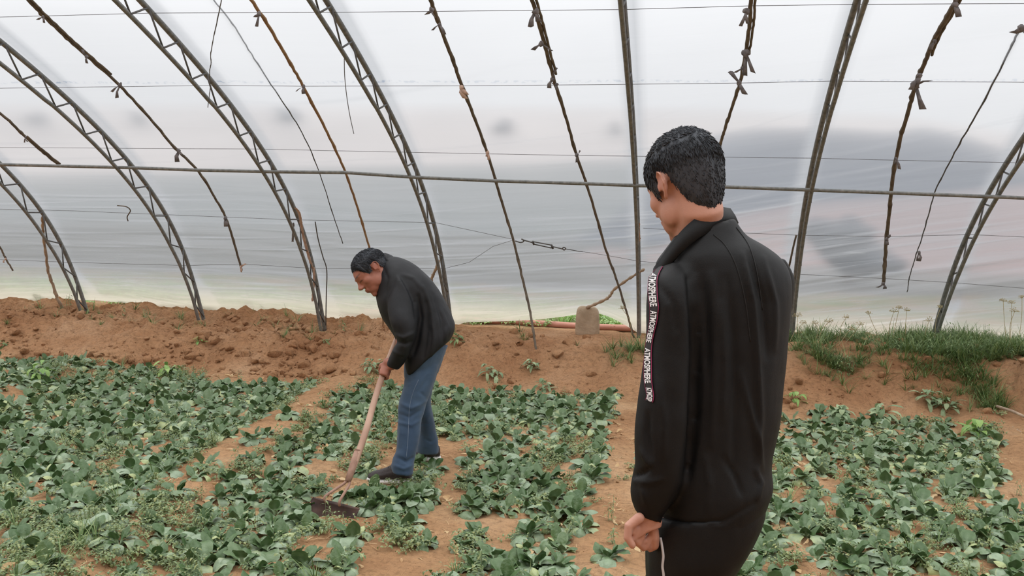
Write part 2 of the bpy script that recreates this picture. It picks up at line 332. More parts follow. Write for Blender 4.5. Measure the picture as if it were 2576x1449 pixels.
    tr = nd(nt, 'ShaderNodeMixShader'); Lk.new(roof.outputs[0], tr.inputs[0]); Lk.new(rf.outputs[0], tr.inputs[1]); Lk.new(tr0.outputs[0], tr.inputs[2])
    mx = nd(nt, 'ShaderNodeMixShader'); Lk.new(cl.outputs[0], mx.inputs[0]); Lk.new(tr.outputs[0], mx.inputs[1]); Lk.new(s.outputs[0], mx.inputs[2])
    Lk.new(mx.outputs[0], out.inputs[0]); return m
FILM_A = .52
M['film'] = film_mat()
# ============================================================ LARGE STRUCTURE
def grid_mesh(name, xs, ys, fn, mat, smooth=True):
    X, Y = np.meshgrid(xs, ys); Z = fn(X, Y); nx, ny = len(xs), len(ys)
    co = np.stack([X, Y, Z], -1).reshape(-1, 3); me = bpy.data.meshes.new(name)
    i = np.arange(nx*ny).reshape(ny, nx); q = np.stack([i[:-1, :-1], i[:-1, 1:], i[1:, 1:], i[1:, :-1]], -1).reshape(-1, 4)
    me.vertices.add(len(co)); me.vertices.foreach_set('co', co.ravel())
    me.loops.add(q.size); me.loops.foreach_set('vertex_index', q.ravel().astype(np.int32))
    me.polygons.add(len(q)); me.polygons.foreach_set('loop_start', np.arange(0, q.size, 4).astype(np.int32)); me.polygons.foreach_set('loop_total', np.full(len(q), 4, np.int32))
    me.update(); me.polygons.foreach_set('use_smooth', np.full(len(q), smooth)); return link(name, me, mat)
ys = np.concatenate([np.arange(-2.32, 2.6, .12), np.arange(2.6, 7.2, .03), np.arange(7.2, 9.7, .018), np.arange(9.7, 12, .06), np.arange(12, 16.1, .5)])
xs = np.concatenate([np.arange(-16, -8, .12), np.arange(-8, 3.4, .024), np.arange(3.4, 10.1, .12)])
tag(grid_mesh('ground', xs, ys, gh, M['soil']), 'bare orange soil of the beds and the cloddy bank along the film', kind='structure')
M['field'] = plain('far_field', (.07, .07, .066), (.115, .112, .10), .95, .03, detail=8)
M['loess'] = plain('hazy_loess_hill', (.36, .325, .31), (.46, .42, .40), .95, .012, detail=8)  # dry loess, its pale tone also holding the haze of distance
M['far_slope'] = plain('green_brown_slope', (.08, .10, .10), (.15, .155, .15), .95, .03, detail=8)
M['blue_hill'] = plain('dark_scrub_hill', (.02, .03, .05), (.06, .075, .10), .95, .06, detail=8)
M['red_slope'] = plain('red_earth_slope', (.17, .12, .12), (.28, .20, .185), .95, .05, detail=6)
def hx(fn): return fn
tag(grid_mesh('field', np.linspace(-160, 160, 90), np.concatenate([np.linspace(16, 60, 30), np.linspace(64, 150, 20)]), lambda x, y: .38+.1*vn(x*.2, y*.2)*sstep(16, 22, y)+0*x, M['field']), 'grey green field outside the greenhouse, blurred by the film', kind='structure')
HILL = {}
def on_hill(name, px, py, t0=405, t1=1000):
    r = ray(px, py); t = t0
    while t < t1:
        P = EYE+r*t
        if P.z < float(HILL[name](np.array([P.x]), np.array([P.y]))[0]): break
        t += 2
    return P
def ridge(name, mat, y0, y1, x0, x1, elev, label, seed=0, nx=140, amp=.04, kind='structure'):
    def fn(x, y):
        e = elev(x/ y1); s = sstep(y0, y1, y)
        return .3+s*(H+y1*e)*(1+amp*fbm(x*6/y1, y*6/y1, o=4, s=seed))-(y > y1*1.02)*.2*H
    HILL[name] = fn
    o = grid_mesh(name, np.linspace(x0, x1, nx), np.concatenate([np.linspace(y0, y1, 24), [y1*1.1]]), fn, mat); return tag(o, label, kind=kind)
def tanel(px, py):                                     # (x/y, z/y) slopes seen at a place in the picture
    r = ray(px, py); return r.x/r.y, r.z/r.y
S1 = [tanel(-600, 250), tanel(0, 258), tanel(600, 262), tanel(1000, 262), tanel(1600, 268), tanel(2200, 285), tanel(2500, 330), tanel(2900, 420)]
ridge('far_hills', M['loess'], 400, 900, -1000, 900, lambda t: np.interp(t, [a for a, b in S1], [b for a, b in S1]), 'pale hazy loess ridge along the skyline behind the film', 1, amp=.012)
S2 = [tanel(-600, 425), tanel(0, 436), tanel(500, 428), tanel(900, 415), tanel(1300, 408), tanel(1700, 395), tanel(2200, 400), tanel(2900, 460)]
ridge('near_slope', M['far_slope'], 140, 300, -330, 300, lambda t: np.interp(t, [a for a, b in S2], [b for a, b in S2]), 'grey green lower slope in front of the pale ridge', 2, amp=.02)
S3 = [tanel(1500, 600), tanel(1680, 420), tanel(1800, 335), tanel(1900, 320), tanel(2100, 322), tanel(2230, 330), tanel(2300, 318), tanel(2380, 335), tanel(2470, 370), tanel(2540, 405), tanel(2680, 470), tanel(2800, 600)]
ridge('scrub_hill', M['blue_hill'], 70, 120, -25, 70, lambda t: np.interp(t, [a for a, b in S3], [b for a, b in S3]), 'blue grey scrub covered hill on the right behind the film', 3, amp=.02)
S4 = [tanel(1650, 640), tanel(1780, 560), tanel(2000, 520), tanel(2300, 500), tanel(2600, 470), tanel(2900, 480)]
ridge('red_slope', M['red_slope'], 30, 44, -4, 36, lambda t: np.interp(t, [a for a, b in S4], [b for a, b in S4]), 'reddish earth slope below the scrub hill on the right', 4, amp=.02)
def blob_tree(px0, px1, pyt, Y, label, name='tree', seed=0, mat='blue_hill', zb=.4):
    a, b = at_y(px0, pyt, Y), at_y(px1, pyt, Y); c = (a+b)/2; r = (b-a).length/2; hgt = a.z-zb
    t = empty(name, (c.x, Y, zb), label, 'tree')
    mb = MB(); rr = random.Random(seed)
    for k in range(14):
        an = rr.uniform(0, 6.28); q = rr.uniform(0, .62); s = rr.uniform(.3, .5)
        mb.ell((c.x+r*q*math.cos(an), Y+r*q*math.sin(an), zb+hgt*rr.uniform(.35, .98)-hgt*.25*s), (r*s, r*s, hgt*.28*(1.2-q)), nu=14, nv=9)
    v = np.array(mb.v); k = 3.0/r; v += (v-np.array([c.x, Y, zb+hgt*.5]))*.16*fbm(v[:, 0]*k, v[:, 1]*k, v[:, 2]*k, s=seed)[:, None]; mb.v = [tuple(q) for q in v]
    mb.build('crown', M[mat], t); MB().tube([(c.x, Y, zb), (c.x, Y, zb+hgt*.5)], [r*.08, r*.05]).build('trunk', M['stick'], t)
def far_tree(a, b, top, label, seed):
    P = on_hill('far_hills', (a+b)/2, top+30); q = at_y((a+b)/2, top, P.y)
    blob_tree(a, b, top, P.y, label, seed=seed, zb=P.z-2)
M['bush'] = plain('dark_bush', (.02, .03, .045), (.05, .065, .08), .9, 2)
blob_tree(1990, 2290, 548, 22, 'large dark bush outside the film, right of the standing man', 'bush', 3, 'bush')
far_tree(690, 765, 262, 'bluish tree on the far slope near the twisted hanging wire', seed=5)
far_tree(330, 372, 270, 'small pale tree on the far slope, left of the bluish tree', seed=6)
far_tree(74, 130, 268, 'low wide tree on the far slope near the left edge', seed=7)
far_tree(1238, 1300, 292, 'low tree on the far slope behind the middle bamboo rib', seed=8)
far_tree(1532, 1570, 298, 'small tree on the far slope beside the upright steel arch', seed=9)
tag(MB().rings([[(-16, -2.3, -.1), (10.1, -2.3, -.1), (10.1, -2.8, -.1), (-16, -2.8, -.1)], [(-16, -2.3, 4.05), (10.1, -2.3, 4.05), (10.1, -2.8, 4.05), (-16, -2.8, 4.05)]]).build('wall_back', M['earth_wall'], smooth=False), 'thick rammed earth back wall', kind='structure')
# ---- the arch line (y, z) from the ground over the roof to the back wall
zz = [.2+.05*k for k in range(67)]
arch = [(prof(z), z) for z in zz if z <= 3.45]
y0, z0 = arch[-1]
for k in range(1, 22):                                 # roof continues to the back wall
    t = k/21; y = y0+(-2.17-y0)*t; arch.append((y, z0+.55*math.sin(min(t*1.9, 1.57))*1.0-.15*max(0, t-.7)))
def arch_off(off):                                     # offset inwards along the normal
    out = []
    for i, (y, z) in enumerate(arch):
        a, b = arch[max(i-1, 0)], arch[min(i+1, len(arch)-1)]; ty, tz = b[0]-a[0], b[1]-a[1]; l = math.hypot(ty, tz)
        o = off if off is not None else max(thick(min(z, 2.6)), .12)*abs(tz)/l if z < 2.6 else .17
        out.append((y-tz/l*o, z+ty/l*o*min(max((z-.35)/.9, 0), 1)))
    return out
# ---- film sheet
def film():
    A = arch; ln = [0]
    for a, b in zip(A, A[1:]): ln.append(ln[-1]+math.hypot(b[0]-a[0], b[1]-a[1]))
    xs = np.concatenate([np.arange(-15.5, -8, .15), np.arange(-8, 4.2, .04), np.arange(4.2, 9.9, .15)])
    vv = np.concatenate([np.arange(0, 2.4, .008), np.arange(2.4, 4.2, .022), np.arange(4.2, ln[-1], .15), [ln[-1]]])
    ay = np.interp(vv, ln, [a[0] for a in A]); az = np.interp(vv, ln, [a[1] for a in A])
    X, V = np.meshgrid(xs, vv); Y = np.interp(V, ln, [a[0] for a in A]); Z = np.interp(V, ln, [a[1] for a in A])
    # lower edge: down to the soil, but lifted between two arches and near the left edge
    ex = [-16, -8.6, -7.6, -6.9, -6.3, -5.8, -2.55, -2.3, -1.9, -1.5, -1.2, -1.0, -.87, -.7, -.5, -.36, -.1, 10]
    ez = [.3, .3, .41, .44, .40, .30, .30, .385, .41, .45, .50, .545, .57, .52, .42, .34, .3, .3]
    EZ = np.interp(X, ex, ez)
    t = np.clip((Z-.2)/.7, 0, 1); Z = np.where(Z < .9, EZ+(.9-EZ)*t, Z)
    Y = Y+.07+.28*(1-sstep(.3, .95, Z))+.03
    # bulge out between the ribs, folds
    rib = np.array([-6.86, -5.35, -3.86, -2.45, -.4, 1.07, 2.6, 4.1, -8.4])
    d = np.min(np.abs(X[..., None]-rib), -1); Y = Y+.05*sstep(0, .5, d)*sstep(3.5, 2.0, Z)
    low = sstep(2.1, 1.0, Z)
    tilt = .02+.07*sstep(-5, -1.5, X)+.10*sstep(-1, 1.2, X)
    c = np.zeros_like(X)
    for k in range(120):
        z0_ = RNG.uniform(.55, 2.3) if k > 3 else RNG.uniform(2.2, 3.4); x0_ = RNG.uniform(-8, 3.6); ln_ = RNG.uniform(.5, 1.5); am = RNG.uniform(.45, 1.0)*(1 if z0_ < 1.7 else .35)
        sag = RNG.uniform(-.02, .03)
        line = z0_+tilt*(X-x0_)+sag*(X-x0_)**2; wd = RNG.uniform(.007, .016) if k % 4 else RNG.uniform(.03, .06); am *= 1 if k % 4 else .45
        c = np.maximum(c, am*np.exp(-((Z-line)/wd)**2)*np.exp(-((X-x0_)/ln_)**2)*(.7+.3*vn(X*3, k)))
    fold = fbm(X*.35, (Z-tilt*X)*5.5, o=3, s=31)
    Y = Y+low*.045*fold+.012*c
    me = bpy.data.meshes.new('greenhouse_film'); nx, ny = len(xs), len(vv)
    co = np.stack([X, Y, Z], -1).reshape(-1, 3)
    i = np.arange(nx*ny).reshape(ny, nx); q = np.stack([i[:-1, :-1], i[:-1, 1:], i[1:, 1:], i[1:, :-1]], -1).reshape(-1, 4)
    me.vertices.add(len(co)); me.vertices.foreach_set('co', co.ravel()); me.loops.add(q.size); me.loops.foreach_set('vertex_index', q.ravel().astype(np.int32))
    me.polygons.add(len(q)); me.polygons.foreach_set('loop_start', np.arange(0, q.size, 4).astype(np.int32)); me.polygons.foreach_set('loop_total', np.full(len(q), 4, np.int32)); me.update()
    me.polygons.foreach_set('use_smooth', np.full(len(q), True))
    a = me.attributes.new('uvw', 'FLOAT_VECTOR', 'POINT'); a.data.foreach_set('vector', np.stack([X, V-(X*tilt), 0*X], -1).ravel())
    # milky bands where the film touches the ribs, plus the single long creases
    touch = np.exp(-((d-.03)/.05)**2)*.75
    a = me.attributes.new('crease', 'FLOAT', 'POINT'); a.data.foreach_set('value', np.clip(c*1.0+touch, 0, 1).ravel())
    return link('greenhouse_film', me, M['film'])
tag(film(), 'milky translucent plastic film stretched over the steel arches, creased and muddy at its foot', 'film')
# ============================================================ TRUSS ARCHES
XK = [-6.782, -5.289, -3.819, -2.409, -.388, 1.100, 2.540]
SK = [-.079, -.064, -.026, -.046, -.023, -.035, .082]
YK = [-.040, -.067, -.050, .003, -.009, -.029, .027]
LB = ['low steel lattice arch at the left edge, its foot beside the crooked stick', 'steel lattice arch standing on the bank, second arch from the left',
      'steel lattice arch with torn cloth strips tied down its lower half', 'steel lattice arch ending behind the hoeing man',
      'upright steel lattice arch just left of the standing man, branch lashed to it', 'steel lattice arch leaning right, its foot hidden by the standing man',
      'steel lattice arch leaning right with its foot in the grass, rightmost arch']
inner = arch_off(None)
def truss(i, x, s, yo, label=None):
    base = (x+s*(.35-H), prof(.35)+yo, .3); t = empty('truss_arch', base, label, 'truss', 'steel lattice arches')
    f = lambda p: Vector((x+s*(p[1]-H), p[0]+yo, p[1]))
    o = [f(p) for p in arch]; n = [f(p) for p in inner]
    zc = g1(x, 9.1)-.05
    oo = [p for p in o if p.z > zc]; nn = [p for p in n if p.z > zc]
    MB().tube(oo, .0215, 10).build('outer_chord', M['steel'], t); MB().tube(nn, .0175, 10).build('inner_chord', M['steel'], t)
    mb = MB(); acc = 0; last = None; side = 0; step = .43; pts = []
    lens = [0]
    for a, b in zip(o, o[1:]): lens.append(lens[-1]+(b-a).length)
    def along(P, l):
        k = np.searchsorted(lens, l)-1; k = min(max(k, 0), len(P)-2); u = (l-lens[k])/(lens[k+1]-lens[k]); return P[k].lerp(P[k+1], u)
    l = .17; off = Vector((.012, 0, 0))
    while l+step < lens[-1]:
        a, b, c = along(o, l), along(n, l+.17), along(o, l+step)
        if a.z > zc+.05: mb.tube([a+off, b+off], .0075, 6); mb.tube([b+off, c+off], .0075, 6)
        l += step
    mb.build('web_bracing', M['steel_dark'], t)
    return t
for i in range(7): truss(i, XK[i], SK[i], YK[i], LB[i])
# purlin pipe under the inner chords
PP = [(-700, 400), (0, 414), (335, 422), (500, 428), (685, 432), (870, 434), (1045, 446), (1245, 455), (1475, 462), (1610, 467), (1825, 470), (2040, 478), (2240, 485), (2576, 498), (3300, 524)]
def on_inner(px, py, extra=.04):
    r = ray(px, py); lo, hi = 2.0, 16.0
    for _ in range(50):
        m = (lo+hi)/2; P = EYE+r*m
        if P.z < 3.4 and P.y < prof(P.z)-thick(P.z)-extra: lo = m
        else: hi = m
    return EYE+r*lo
tag(MB().tube([on_inner(*p) for p in PP], .0155, 10).build('purlin_pipe', M['steel']), 'long horizontal steel pipe running across under all the arches', 'pipe')
# ============================================================ WIRES
WR = [([(-500, 62), (0, 43), (380, 33), (860, 31), (1050, 29), (1568, 24), (1880, 15), (2144, 11), (2576, 9), (3000, 5)], 'thin straining wire near the top edge, topmost of the horizontal wires'),
      ([(-500, 226), (0, 222), (300, 218), (540, 215), (760, 217), (1160, 216), (1395, 214), (1590, 212), (1860, 209), (2090, 204), (2576, 207), (3000, 210)], 'thin straining wire, second horizontal wire from the top'),
      ([(-500, 366), (0, 371), (290, 373), (655, 375), (830, 379), (1225, 387), (1450, 391), (1600, 393), (2050, 398), (2253, 403), (2540, 409), (3000, 420)], 'thin straining wire just above the steel pipe'),
      ([(-500, 510), (0, 526), (170, 530), (415, 540), (740, 553), (1095, 560), (1286, 601)], 'thin straining wire below the pipe, running into the turnbuckle'),
      ([(1466, 633), (1530, 643), (1606, 657), (1650, 661), (1720, 664), (1900, 680), (2010, 690), (2230, 701), (2395, 711), (2576, 725), (3000, 745)], 'thin wire leaving the turnbuckle towards the lower right'),
      ([(-500, 635), (0, 653), (175, 660), (468, 668), (605, 664), (790, 675), (1010, 676), (1120, 675), (1180, 660), (1240, 620), (1290, 604)], 'lowest thin wire on the left, rising at its end to the turnbuckle'),
      ([(1618, 574), (1720, 580), (2020, 592), (2240, 595), (2440, 590), (2576, 596), (3000, 612)], 'thin wire at elbow height of the right arches, above the lowest one')]
for pts, lab in WR: tag(MB().tube([at_film(x, y, .02) for x, y in pts], .002, 5).build('wire', M['wire']), lab, 'wire', 'straining wires')
# turnbuckle
tb = empty('turnbuckle', at_film(1370, 617, .05), 'dark iron turnbuckle tightening the wire between two bamboo ribs', 'turnbuckle')
P_ = lambda x, y, o=.05: at_film(x, y, o)
mb = MB(); mb.tube([P_(1342, 608), P_(1390, 617)], .006, 6); mb.tube([P_(1342, 614), P_(1388, 624)], .006, 6); mb.tube([P_(1340, 607), P_(1343, 615)], .011, 6); mb.tube([P_(1387, 616), P_(1391, 625)], .011, 6); mb.build('body', M['steel_dark'], tb)
MB().tube(spline([P_(1296, 606), P_(1310, 610), P_(1318, 606), P_(1312, 601), P_(1318, 604), P_(1342, 611)], 4), .0065, 6).build('hook', M['steel_dark'], tb)
MB().tube(spline([P_(1389, 620), P_(1414, 626), P_(1419, 629), P_(1423, 625), P_(1418, 622), P_(1414, 626)], 4), .006, 6).build('eye_bolt', M['steel_dark'], tb)
MB().tube([P_(1422, 626), P_(1440, 629), P_(1455, 632), P_(1466, 633)], .004, 5).build('wire_loop', M['wire'], tb)
# ============================================================ BAMBOO RIBS AND ROPES
def rag(parent, px, py, sz=1.0, mat='rag', seed=0, long=0):
    rr = random.Random(seed*31+int(px)); c = at_film(px, py, .09); mb = MB(); s = .017*sz
    mb.ell(c, (s*.95, s*.8, s*1.1), nu=10, nv=7)
    for k in range(2):
        a = rr.uniform(-1.2, 1.2); l = (.03+.07*rr.random())*sz; d = Vector((math.sin(a)*.7, -.12, -math.cos(a)*(1 if rr.random() < .8 else -.6))).normalized()
        w_ = Vector((1, .2, 0))*s*(.35+.7*rr.random()); p = [c, c+d*l*.5+Vector((rr.uniform(-.01, .01), -.012, 0)), c+d*l]
        vs = []
        for j, q in enumerate(p):
            ww = w_*(.5, .9, 1.1)[j]; vs += [q-ww, q+ww, q+ww+Vector((0, .004, 0)), q-ww+Vector((0, .004, 0))]
        mb.rings([vs[0:4], vs[4:8], vs[8:12]])
    v = np.array(mb.v); v += .006*sz*np.stack([vn(v[:, 0]*60, v[:, 2]*60, s=seed+k) for k in range(3)], -1); mb.v = [tuple(q) for q in v]
    return mb.build('rag_tie', M[mat], parent)
def bamboo(pts, r0, r1, label, mat='bamboo', off=.03, rags=(), twin=None, name='bamboo_rib', top=None, foot=False):
    P = [at_film(x, y, off) for x, y in pts]
    if top: P = [P[0]+(P[0]-P[1])*top]+P
    if foot:                                            # the lower half comes away from the film towards its foot in the bank
        e = at_ground(*pts[-1]); dY = P[-1].y-e.y; k0 = len(P)//2; o_ = len(P)-len(pts)
        for k in range(k0, len(P)): P[k] = at_y(*pts[k-o_], P[k].y-dY*((k-k0+1)/(len(P)-k0))**1.4)
        P[-1] = P[-1]-Vector((0, 0, .03))
    Q = spline(P, 7); m = len(Q); rr = random.Random(int(pts[0][0]))
    rs = []; nodes = set(range(4, m, 9))
    for i in range(m):
        r = r0+(r1-r0)*i/(m-1); rs.append(r*(1.28 if i in nodes else 1)*(1+.05*rr.uniform(-1, 1))); Q[i] = Q[i]+Vector((rr.uniform(-1, 1), rr.uniform(-1, 1), rr.uniform(-1, 1)))*.003
    t = empty(name, P[-1], label, 'bamboo pole' if name == 'bamboo_rib' else name.replace('_', ' '))
    MB().tube(Q, rs, 8).build('cane' if name == 'bamboo_rib' else 'strand', M[mat], t)
    if twin:
        a, b = twin; R = [q+Vector((.025, -.02, .012)) for q in Q[int(a*m):int(b*m)]]; MB().tube(R, r0*.65, 7).build('splint', M[mat], t)
    for k, rg in enumerate(rags): rag(t, *rg[:4], seed=k+1)
    return t
bamboo([(-160, 160), (0, 284), (60, 340), (105, 380), (150, 416)], .012, .014, 'short bamboo rib at the left edge ending on the steel pipe', twin=(.55, 1.0), rags=[(65, 345, .6)])
bamboo([(-60, 520), (0, 622), (14, 650), (33, 681)], .011, .009, 'bamboo tip with a pinkish tie at the far left edge', mat='bamboo', rags=[(14, 652, .7, 'rag_pink')])
bamboo([(70, 0), (110, 40), (160, 88), (220, 142), (300, 214), (375, 295), (440, 372), (500, 432), (545, 505), (568, 548), (590, 615), (608, 680)], .013, .012, 'curved bamboo rib left of centre ending in mid air above the bank', rags=[(108, 42, .6), (218, 142, .8, 'rag'), (303, 215, 1.2), (448, 380, 1.2, 'rag'), (568, 550, 1.3, 'rag'), (606, 672, .8, 'rag_pink')], twin=(.1, .4), top=.8)
bamboo([(632, 0), (672, 60), (725, 150), (762, 216), (812, 310), (850, 390), (876, 452), (905, 540), (928, 620), (950, 720), (962, 790), (965, 822)], .013, .011, 'slim bamboo rib passing behind the hoeing man', mat='bamboo_pale', rags=[(652, 35, 1.0), (764, 218, .8)], top=.8, foot=True)
bamboo([(1083, 0), (1105, 60), (1135, 140), (1162, 215), (1195, 300), (1225, 382), (1247, 455), (1272, 540), (1292, 605), (1312, 690), (1328, 760), (1340, 820), (1350, 884)], .0155, .0115, 'bamboo rib in the middle reaching down into the soil bank', rags=[(1085, 25, 1.0), (1105, 62, .8), (1160, 220, 1.2, 'rag_pink'), (1226, 384, 1.0, 'rag_pink')], top=.8, foot=True)
bamboo([(1338, 0), (1362, 80), (1380, 150), (1397, 212), (1425, 300), (1450, 390), (1476, 465), (1500, 545), (1528, 640), (1550, 700), (1570, 765), (1585, 815), (1597, 850)], .0155, .0105, 'bamboo rib just left of the upright arch, crossing the lashed branch', rags=[(1348, 30, 1.4), (1362, 110, 1.1), (1390, 200, 1.1), (1400, 214, .8), (1451, 390, 1.0)], twin=(.02, .3), top=.8, foot=True)
bamboo([(1889, 0), (1886, 60), (1876, 130), (1862, 205), (1846, 255), (1825, 320), (1812, 362), (1795, 430), (1780, 520), (1768, 620), (1762, 720), (1760, 800), (1762, 862)], .014, .011, 'bamboo rib vanishing behind the head of the standing man', rags=[(1878, 30, 1.3), (1876, 135, 1.6), (1866, 172, .8), (1858, 208, 1.1)], twin=(.02, .25), top=.8, foot=True)
bamboo([(2407, 0), (2378, 50), (2350, 100), (2325, 160), (2305, 205), (2290, 262), (2270, 330), (2254, 400), (2242, 480), (2236, 540), (2230, 600), (2226, 660), (2222, 716)], .0155, .016, 'thick knobbly bamboo rib on the right ending in a dark lump', rags=[(2403, 12, 1.1), (2350, 104, .8), (2312, 190, 1.2), (2303, 215, 1.8, 'rag'), (2254, 400, .9), (2231, 602, 1.0), (2222, 714, .9)], twin=(.05, .3), top=.8)
bamboo([(538, 0), (592, 70), (640, 148), (700, 240), (760, 335), (800, 425), (835, 530), (862, 612)], .0055, .0045, 'slim dark rope pressing on the film from outside, left of centre', mat='wire', off=-.06, name='film_rope', top=1.0)
bamboo([(2565, 72), (2530, 145), (2470, 265), (2420, 350), (2380, 425), (2350, 490), (2325, 580), (2305, 640), (2290, 690), (2282, 735)], .0075, .004, 'slim dark rope outside the film on the right with a knot', mat='wire', off=-.06, name='film_rope', rags=[(2312, 636, .9), (2568, 72, 1.5)])
# crooked stick, stake, branch, hanging wires
def stick(name, pts, rs, mat, label, cat, off=.05, foot=True, knots=0):
    P = [at_film(x, y, off) for x, y in pts]
    if foot: P[-1] = at_ground(*pts[-1])-Vector((0, 0, .02))
    Q = spline(P, 6); rr = random.Random(int(pts[0][1])); R = [rs[0]+(rs[1]-rs[0])*i/(len(Q)-1) for i in range(len(Q))]
    for i in range(1, len(Q)-1): Q[i] = Q[i]+Vector((rr.uniform(-1, 1), 0, rr.uniform(-1, 1)))*rs[0]*.35*knots; R[i] *= 1+.18*knots*rr.uniform(-1, 1)
    return tag(MB().tube(Q, R, 8).build(name, M[mat]), label, cat)
stick('crooked_stick', [(107, 546), (109, 590), (116, 640), (121, 680), (132, 715), (142, 745), (152, 765), (158, 776)], (.014, .019), 'stick', 'crooked wooden stick standing beside the leftmost arch foot', 'stick', knots=1)
stick('wire_stake', [(793, 558), (800, 600), (812, 645), (822, 680), (821, 740), (820, 790), (820, 826)], (.006, .006), 'steel_dark', 'thin bent iron stake standing right of the cloth wrapped arch', 'stake', off=.12)
stick('prop_branch', [(1104, 655), (1098, 675), (1090, 690), (1086, 702), (1080, 730), (1070, 770), (1060, 815)], (.013, .018), 'stick', 'short branch leaning on the arch behind the hoeing man', 'branch', off=.1, knots=1)
stick('short_stick', [(2003, 592), (1996, 620), (1990, 648), (1984, 676), (1975, 720)], (.009, .010), 'bamboo', 'short dark stick tied beside the arch at the standing man\'s shoulder', 'stick', off=.1, foot=False)
stick('loose_wire', [(866, 148), (867, 190), (872, 240), (880, 290), (890, 336)], (.003, .003), 'wire', 'loose curved wire end hanging from the fourth arch', 'wire', off=.2, foot=False)
stick('twisted_wire', [(557, 0), (547, 50), (536, 100), (530, 138), (531, 160), (527, 180), (529, 215), (526, 245), (523, 270)], (.0035, .003), 'wire', 'twisted wire hanging down from the top in front of the third arch', 'wire', off=.35, foot=False, knots=1.2)
tag(MB().tube(spline([at_film(295, 517, .03), at_film(318, 520, .03), at_film(328, 530, .03), at_film(320, 545, .04), at_film(322, 556, .04)], 5), .006, 5).build('dried_twig', M['bamboo']), 'small dried twig snagged on the wire at the left', 'twig')
# cloth strips on the third arch
cs = empty('cloth_strip', at_film(745, 525, .12), 'torn tan cloth strips hanging down the third arch', 'cloth')
def ribbon(pts, w_, off=.11):
    mb = MB(); P = spline([at_film(x, y, off) for x, y in pts], 5); R = []
    for i, p in enumerate(P):
        ww = w_*(.6+.5*abs(math.sin(i*1.7))); R.append([p+Vector((-ww, 0, 0)), p+Vector((ww, -.006, 0)), p+Vector((ww, .002, 0)), p+Vector((-ww, .006, 0))])
    return mb.rings(R)
ribbon([(742, 522), (752, 535), (757, 560), (762, 590), (775, 640), (786, 675)], .016).build('wrapped_strip', M['rag_pink'], cs)
ribbon([(789, 672), (790, 700), (788, 730), (786, 758)], .014).build('hanging_end', M['rag_pink'], cs)
ribbon([(738, 560), (737, 590), (736, 608)], .012).build('hanging_end', M['rag'], cs)
cs2 = empty('cloth_strip', at_film(1606, 590, .12), 'frayed pink cloth strip tied on the upright arch above the branch', 'cloth')
ribbon([(1606, 560), (1604, 580), (1607, 600), (1603, 612)], .018, .14).build('strip', M['rag_pink'], cs2)
# ============================================================ OUTSIDE THE LIFTED FILM
pp = [(-3.6, 9.98), (-2.4, 9.95), (-1.6, 9.86), (-.8, 9.74), (.2, 9.72), (1.2, 9.75)]
tag(MB().tube(spline([Vector((x, y, g1(x, y)+.03)) for x, y in pp], 6), .038, 14).build('water_pipe', M['hose']), 'reddish brown pipe lying on the ground just outside the lifted film', 'pipe')
def rock(c, r, seed, mb, sub=3):
    bm = bmesh.new(); bmesh.ops.create_icosphere(bm, subdivisions=sub, radius=1); v = np.array([x.co[:] for x in bm.verts])
    n = .35*fbm(v[:, 0]*1.3+seed, v[:, 1]*1.3, v[:, 2]*1.3, o=3, s=seed); v = v*(1+n)[:, None]*np.array(r)+np.array(c)
    f = [[x.index for x in q.verts] for q in bm.faces]; bm.free(); mb.add(v, f)
# upright stone
s0 = at_y(1477, 838, 9.25); W_ = .125; R = []
for t, wx, wy in ((0, 1.0, .9), (.25, 1.02, .95), (.6, .98, .9), (.85, .93, .85), (.96, .8, .7), (1.0, .5, .5)):
    ring = []
    for k in range(28):
        a = 2*math.pi*k/28; cx_, sy_ = math.cos(a), math.sin(a); e = .45
        ring.append((s0.x+W_*wx*math.copysign(abs(cx_)**e, cx_), 9.25+.07*wy*math.copysign(abs(sy_)**e, sy_), s0.z-.04+t*.32))
    R.append(ring)
mb = MB().rings(R); v = np.array(mb.v); v += .012*np.stack([fbm(v[:, 0]*14, v[:, 1]*14, v[:, 2]*14, s=50+k) for k in range(3)], -1); mb.v = [tuple(q) for q in v]
so_ = tag(mb.build('upright_stone', M['stone']), 'upright sandy stone slab holding the branch at the lifted film edge', 'stone')
ss = so_.modifiers.new('s', 'SUBSURF'); ss.levels = 1; ss.render_levels = 2
bp = [at_y(x, y, Y) for x, y, Y in ((1476, 774, 9.2), (1500, 764, 9.15), (1525, 752, 9.1), (1536, 742, 9.08), (1545, 728, 9.05), (1575, 706, 8.95), (1600, 690, 8.85), (1621, 677, 8.78))]
Q = spline(bp, 5); tag(MB().tube(Q, [.016+.004*math.sin(i*1.9)-.004*i/len(Q) for i in range(len(Q))], 9).build('lashed_branch', M['stick']), 'pale crooked branch resting on the stone and lashed to the upright arch', 'branch')
